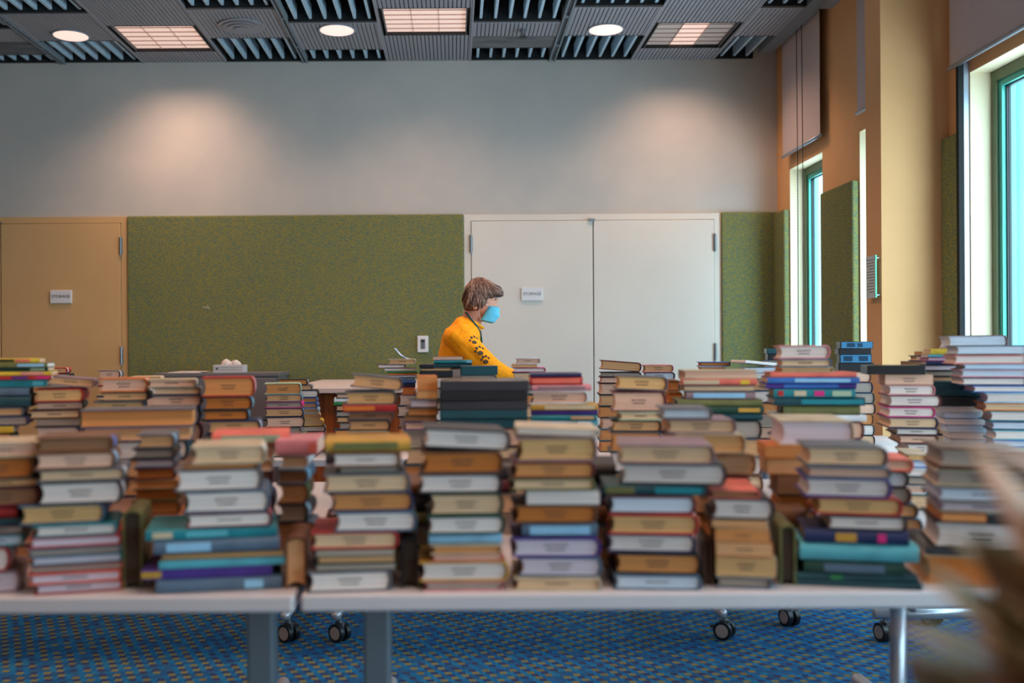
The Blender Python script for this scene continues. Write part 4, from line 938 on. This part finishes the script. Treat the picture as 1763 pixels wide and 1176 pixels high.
# sleeve seam
dep = BVHTree.FromPolygons([v.co for v in sweater.data.vertices],[p.vertices for p in sweater.data.polygons])
def surf(px, py, off=.0015):
    x, z = L2(px, py); co, no, idx, d = dep.ray_cast(Vector((x,-.6,z)), Vector((0,1,0)))
    return (co+no*off, no) if co is not None else (None, None)
bm = NB(); pts = []
for (px,py) in ((818,566),(812,564),(802,568),(793,577),(786,588),(780,600)):
    c_, n_ = surf(px,py,.0); 
    if c_ is not None: pts.append(c_)
if len(pts) > 2: tube(bm, pts, .0022, 6); obj('shoulder_seam', bm, M['shirt'], sweater, smooth=True)
else: bm.free()
M['paw'] = mat('dark_paw_print', lin((62,50,34)), .8)
for (px,py,sc_,an) in ((814.5,588,1.3,-.25),(824,605.5,1.45,-.35),(833,620,1.3,-.2)):
    bm = NB(); ok = False
    for (dx,dy,r_) in ((0,1.6,3.4),(-4.6,-2.0,1.5),(-1.9,-5.0,1.7),(1.8,-5.2,1.7),(4.6,-2.4,1.5)):
        rx = dx*math.cos(an)-dy*math.sin(an); ry = dx*math.sin(an)+dy*math.cos(an)
        c_, n_ = surf(px+rx*sc_, py+ry*sc_, .0005)
        if c_ is None: continue
        ok = True
        mt = n_.to_track_quat('Z','Y').to_matrix().to_4x4()
        bmesh.ops.create_uvsphere(bm,u_segments=12,v_segments=6,radius=1,matrix=Matrix.Translation(c_)@mt@Matrix.Diagonal((r_*sc_/340*1.05,r_*sc_/340*(.8 if r_>3 else 1.15),.0016,1)))
    if ok: obj('paw_print', bm, M['paw'], sweater, smooth=True)
    else: bm.free()
# trousers and shoes
bm = NB(); loft(bm, [(-.01,0,.82,.16,.114),(-.005,0,.93,.166,.118)], 24)
for s in (-1,1): tube(bm,[(-.01,s*.085,.92),(.0,s*.09,.70),(.01,s*.095,.48),(-.01,s*.095,.28),(-.02,s*.095,.10)],[.10,.095,.075,.07,.066],18)
bake('trousers', bm, M['jeans'], W0, .008, 3)
for s in (-1,1):
    bm = NB(); tube(bm,[(-.06,s*.095,.048),(-.015,s*.095,.058),(.105,s*.10,.05),(.185,s*.10,.04),(.215,s*.10,.035)],[.034,.046,.044,.036,.02],14)
    for v in bm.verts: v.co.z = max(v.co.z, .004)
    obj('shoe', bm, M['rubber'], W0, smooth=True)
# hair: a cap following the bob's outline, with locks laid over it
out_px = [(821,478),(812,481),(804.5,489),(798,499),(795,512),(795.5,524),(798,534),(804,538),(812,539),(820,539),(829,537),(837,530),(840,519),(846,515),(856,513),(868,510),(866,501),(861.5,494),(850,485.5),(837,479.5),(829,477.5)]
HO = [Vector((L2(*p)[0],0,L2(*p)[1])) for p in out_px]
hc = Vector((L2(827,508)[0],0,L2(827,508)[1]))
nO = len(HO)
def hp(u, phi, off=0):
    u = u % nO; i = int(u); f = u-i; q = HO[i].lerp(HO[(i+1)%nO], f)-hc
    c_ = math.cos(phi); L0 = q.length
    e = abs(c_)**.40*(1 if c_>=0 else -1)
    return hc+q*(e*(1+off/max(L0,.001)))+Vector((0,math.sin(phi)*(.088+off),0))
bm = NB(); K = 12; grid = []
for a in range(-K, K+1):
    ph = a/K*PI/2*.97; grid.append([bm.verts.new(hp(u,ph,-.004)) for u in range(nO)])
for r1, r2 in zip(grid, grid[1:]):
    for k in range(nO): bm.faces.new((r1[k],r1[(k+1)%nO],r2[(k+1)%nO],r2[k]))
bm.faces.new(grid[0][::-1]); bm.faces.new(grid[-1])
hair = obj('hair', bm, M['hairC'], W0, smooth=True)
capt = BVHTree.FromPolygons([v.co for v in hair.data.vertices],[p_.vertices for p_ in hair.data.polygons])
locks = {'hairA':NB(),'hairB':NB(),'hairC':NB()}
rnd = random.Random(3)
for k in range(700):
    s = rnd.choice((-1,-1,1)); 
    u1 = rnd.uniform(2.5,16.2); ph1 = s*rnd.uniform(.05,1.05) if (u1<5 or u1>15) else s*rnd.uniform(.25,1.12)
    u0 = 20.5 if u1 > 10 else .2
    if u1 > 10: du = (u1-20.5)
    else: du = (u1-.2)
    # locks fall from the parting near the crown down the side of the head
    pts = []; ph0 = s*rnd.uniform(.02,.5)
    t1 = rnd.uniform(.88,1.0); t0 = rnd.uniform(0,.3)
    start = hp(u0+rnd.uniform(-1.2,1.2), ph0, .001); end = hp(u1, ph1, .001)
    wob = rnd.uniform(.001,.004); fq = rnd.uniform(3,7); pp = rnd.uniform(0,6); lift = rnd.uniform(0,.004)
    mid = hc+Vector((rnd.uniform(-.02,.02), s*.09, .02)) 
    for i in range(9):
        t = t0+(t1-t0)*i/8; q = start.lerp(end, t)+Vector((0,s*.05*math.sin(PI*t),0))
        d_ = (q-hc).normalized(); co, no, ix, dd = capt.ray_cast(hc+d_*.4, -d_)
        q2 = (co if co is not None else q)+d_*(lift-.0005)
        pts.append(q2+Vector((math.sin(fq*t+pp)*wob, 0, math.cos(fq*t+pp)*wob)))
    key = rnd.choices(('hairA','hairB','hairC'), (5,4 if u1>9 else 2.4,2.5))[0]
    r0 = rnd.uniform(.0016,.0036)
    tube(locks[key], pts, [r0*.5,r0,r0,r0,r0,r0,r0*.9,r0*.7,r0*.25], 5)
for k_, b_ in locks.items(): obj('hair_locks', b_, M[k_], hair, smooth=True)
# mask
bm = NB(); nv, na = 12, 14; g = []
top = Vector((L2(858,529)[0],0,L2(858,529)[1])); bot = Vector((L2(848,557)[0],0,L2(848,557)[1])); midm = Vector((L2(866,546)[0],0,L2(866,546)[1]))
bt = Vector((L2(841,528)[0],0,L2(841,528)[1])); bb = Vector((L2(827,552)[0],0,L2(827,552)[1]))
for i in range(nv+1):
    v_ = i/nv; fr_ = top*(1-v_)**2+midm*(2*v_*(1-v_))+bot*v_**2; bk = bt.lerp(bb, v_); row = []
    for j in range(na+1):
        a = (j/na-.5)*2; th = a*PI/2
        p = Vector((bk.x+(fr_.x-bk.x)*math.cos(th)**.8 if abs(a)<1 else bk.x, .062*math.sin(th), bk.z+(fr_.z-bk.z)*math.cos(th)))
        p += hfx*.0035*math.sin(v_*PI*5)*(1-abs(a))
        row.append(bm.verts.new(p))
    g.append(row)
for r1, r2 in zip(g, g[1:]):
    for j in range(na): bm.faces.new((r1[j],r1[j+1],r2[j+1],r2[j]))
mk = obj('face_mask', bm, M['mask'], W0, smooth=True); sd_ = mk.modifiers.new('t','SOLIDIFY'); sd_.thickness=.0015
for s in (-1,1):
    bm = NB(); e = Vector((L2(829,519)[0], s*.074, L2(829,519)[1])); tube(bm,[(bt.x,s*.062,bt.z),(bt.x-.02,s*.069,bt.z+.014),e],.0012,6)
    tube(bm,[(bb.x,s*.062,bb.z),(bb.x-.01,s*.07,bb.z+.04),e],.0012,6); obj('ear_loop', bm, M['white'], mk, smooth=True)
# eyes, glasses
for s in (-1,1):
    ec = c0+hax*.112+hfx*.052+Vector((0,s*.033,0))
    bm = NB(); sphere(bm, ec, .0125); e_ = obj('eye', bm, M['white'], W0, smooth=True)
    bm = NB(); sphere(bm, ec+hfx*.0085+hax*(-.003), .0062); obj('iris', bm, M['rubber'], e_, smooth=True)
    bm = NB(); tube(bm,[ec+hfx*.004+hax*.018+Vector((0,-.014,0)),ec+hfx*.010+hax*.020,ec+hfx*.004+hax*.018+Vector((0,.014,0))],[.0014,.0022,.0012],6); obj('eyebrow', bm, M['hairA'], W0, smooth=True)
bm = NB()
for s in (-1,1):
    ec = c0+hax*.108+hfx*.077+Vector((0,s*.033,0)); n=20
    tube(bm,[ec+Vector((0,1,0))*math.cos(k*2*PI/n)*.022+hax*math.sin(k*2*PI/n)*.017 for k in range(n+1)],.0019,6,caps=False)
    tube(bm,[ec+Vector((0,s*.022,0)),ec+Vector((0,s*.036,0))-hfx*.03,ec+Vector((0,s*.044,0))-hfx*.10],.0013,6)
e1 = c0+hax*.112+hfx*.079; tube(bm,[e1+Vector((0,-.012,0)),e1+hfx*.004,e1+Vector((0,.012,0))],.0012,6)
obj('glasses', bm, M['steel'], W0, smooth=True)
# lanyard
bm = NB()
for s in (-1,1):
    pts = [Vector((.062,0,1.362)),Vector((.068,s*.04,1.357)),Vector((.088,s*.070,1.33)),Vector((.118,s*.070,1.293)),Vector((.138,s*.055,1.262)),Vector((.145,s*.035,1.21)),Vector((.118,s*.012,1.12)),Vector((.10,0,1.05))]
    for a_, b_ in zip(pts, pts[1:]):
        pass
    tube(bm, pts, .0048, 8)
obj('lanyard', bm, M['lanyard'], W0, smooth=True)

# ---------------------------------------------------------------- loose things
x,z = P(682,612,YT+.25)
t = thing('leaflet', 'curled blue and white leaflet sticking up from the magazine pile', 'leaflet', (P(692,618,YT+.3)[0],YT+.36,P(692,618,YT+.3)[1]))
bm = NB(); pr = None
M['leaf'] = noisy('leaflet_print', lin((225,230,245)), lin((110,150,215)), scale=(1,1,1), nscale=30, rough=.5, lo=.45, hi=.55)
for k in range(9):
    q = k/8; x_ = .028-.060*q; z_ = .002+.045*q**1.8
    cur = [bm.verts.new((x_,-.05,z_)), bm.verts.new((x_,.05,z_))]
    if pr: bm.faces.new((pr[0],cur[0],cur[1],pr[1]))
    pr = cur
o = obj('sheet', bm, M['leaf'], t, smooth=True); o.modifiers.new('s','SOLIDIFY').thickness=.002

# potted plant close to the camera
M['leafA'] = noisy('variegated_leaf', lin((196,160,140)), lin((120,124,74)), scale=(1,1,.5), nscale=9, rough=.5, lo=.42, hi=.62)
M['leafB'] = noisy('olive_leaf', lin((92,98,60)), lin((128,108,72)), nscale=9, rough=.5)
M['pot'] = noisy('terracotta_pot', lin((150,88,60)), lin((130,74,50)), nscale=8, rough=.8)
M['soil'] = mat('potting_soil', lin((44,34,28)), .95)
t = thing('potted_plant', 'tall blurred leafy plant very near the camera at the right edge', 'plant', (.362,.52,0))
bm = NB(); prof = [(.10,0),(.115,.02),(.145,.26),(.155,.27),(.155,.30),(.14,.30),(.13,.27),(.0,.27)]
n = 32; rings = [[bm.verts.new((r*math.cos(k*2*PI/n),r*math.sin(k*2*PI/n),z)) for k in range(n)] for r,z in prof[:-1]]
for a,b in zip(rings,rings[1:]):
    for k in range(n): bm.faces.new((a[k],a[(k+1)%n],b[(k+1)%n],b[k]))
bm.faces.new(rings[0][::-1]); obj('pot', bm, M['pot'], t, smooth=True)
bm = NB(); cyl(bm,(0,0,.265),.132,.02,n=32); obj('soil', bm, M['soil'], t)
def leaf(bm, base, tip, wid, droop):
    base, tip = Vector(base), Vector(tip); d = tip-base; side = d.cross(Vector((0,0,1))); side = side.normalized() if side.length > 1e-4 else Vector((1,0,0))
    nrm = side.cross(d).normalized(); m = 8; pr = None
    for k in range(m+1):
        q = k/m; c = base+d*q+nrm*(droop*math.sin(PI*q)); w = wid*math.sin(PI*min(1,.06+q*.94))**.8*(1-q*.35)
        cur = [bm.verts.new(c-side*w+nrm*w*.25), bm.verts.new(c), bm.verts.new(c+side*w+nrm*w*.25)]
        if pr:
            for a in (0,1): bm.faces.new((pr[a],cur[a],cur[a+1],pr[a+1]))
        pr = cur
rp_ = random.Random(11)
bm = NB(); stems = NB(); fa = NB(); fb = NB()
for k in range(20):
    a = k*2.4; r = .02+.10*rp_.random(); hgt = .80+.26*rp_.random()*(1-r*1.5)
    top_ = (r*math.cos(a), r*math.sin(a), hgt); tube(stems,[(r*.3*math.cos(a),r*.3*math.sin(a),.27),(r*.6*math.cos(a),r*.6*math.sin(a),.27+(hgt-.27)*.5),top_],.006,8)
    for j in range(7):
        q = .35+.65*j/6; b_ = Vector((r*q*math.cos(a), r*q*math.sin(a), .27+(hgt-.27)*q)); aa = a+j*2.4+rp_.uniform(-.4,.4); l_ = rp_.uniform(.08,.13)
        tip = b_+Vector((math.cos(aa)*l_*.8, math.sin(aa)*l_*.8, l_*rp_.uniform(.1,.8)))
        leaf(fa if hgt*q > .6 and rp_.random() < .6 else fb, b_, tip, rp_.uniform(.018,.03), .012)
leaf(fa,(-.02,0,.90),(-.06,-.02,1.06),.034,.01); leaf(fa,(0,0,.88),(-.03,0,1.12),.03,.01); leaf(fa,(.01,.02,.86),(.03,.0,1.08),.036,.01)
for k in range(26):
    a = PI*.55+PI*.9*k/25; q = rp_.random(); b_ = Vector((.02*math.cos(a), .03*math.sin(a), .88+.08*q)); L_ = .05+.045*rp_.random()
    tip = b_+Vector((math.cos(a)*L_*1.1, math.sin(a)*L_, .05+.09*(1-abs(math.cos(a)))*q+.04*q)); leaf(fa if k%3 else fb, b_, tip, rp_.uniform(.022,.034), .014)
bm.free(); obj('stems', stems, M['leafB'], t, smooth=True)
o = obj('pale_leaves', fa, M['leafA'], t, smooth=True); o.modifiers.new('s','SOLIDIFY').thickness=.001
o = obj('olive_leaves', fb, M['leafB'], t, smooth=True); o.modifiers.new('s','SOLIDIFY').thickness=.001
print('BOOKS', nbook[0])
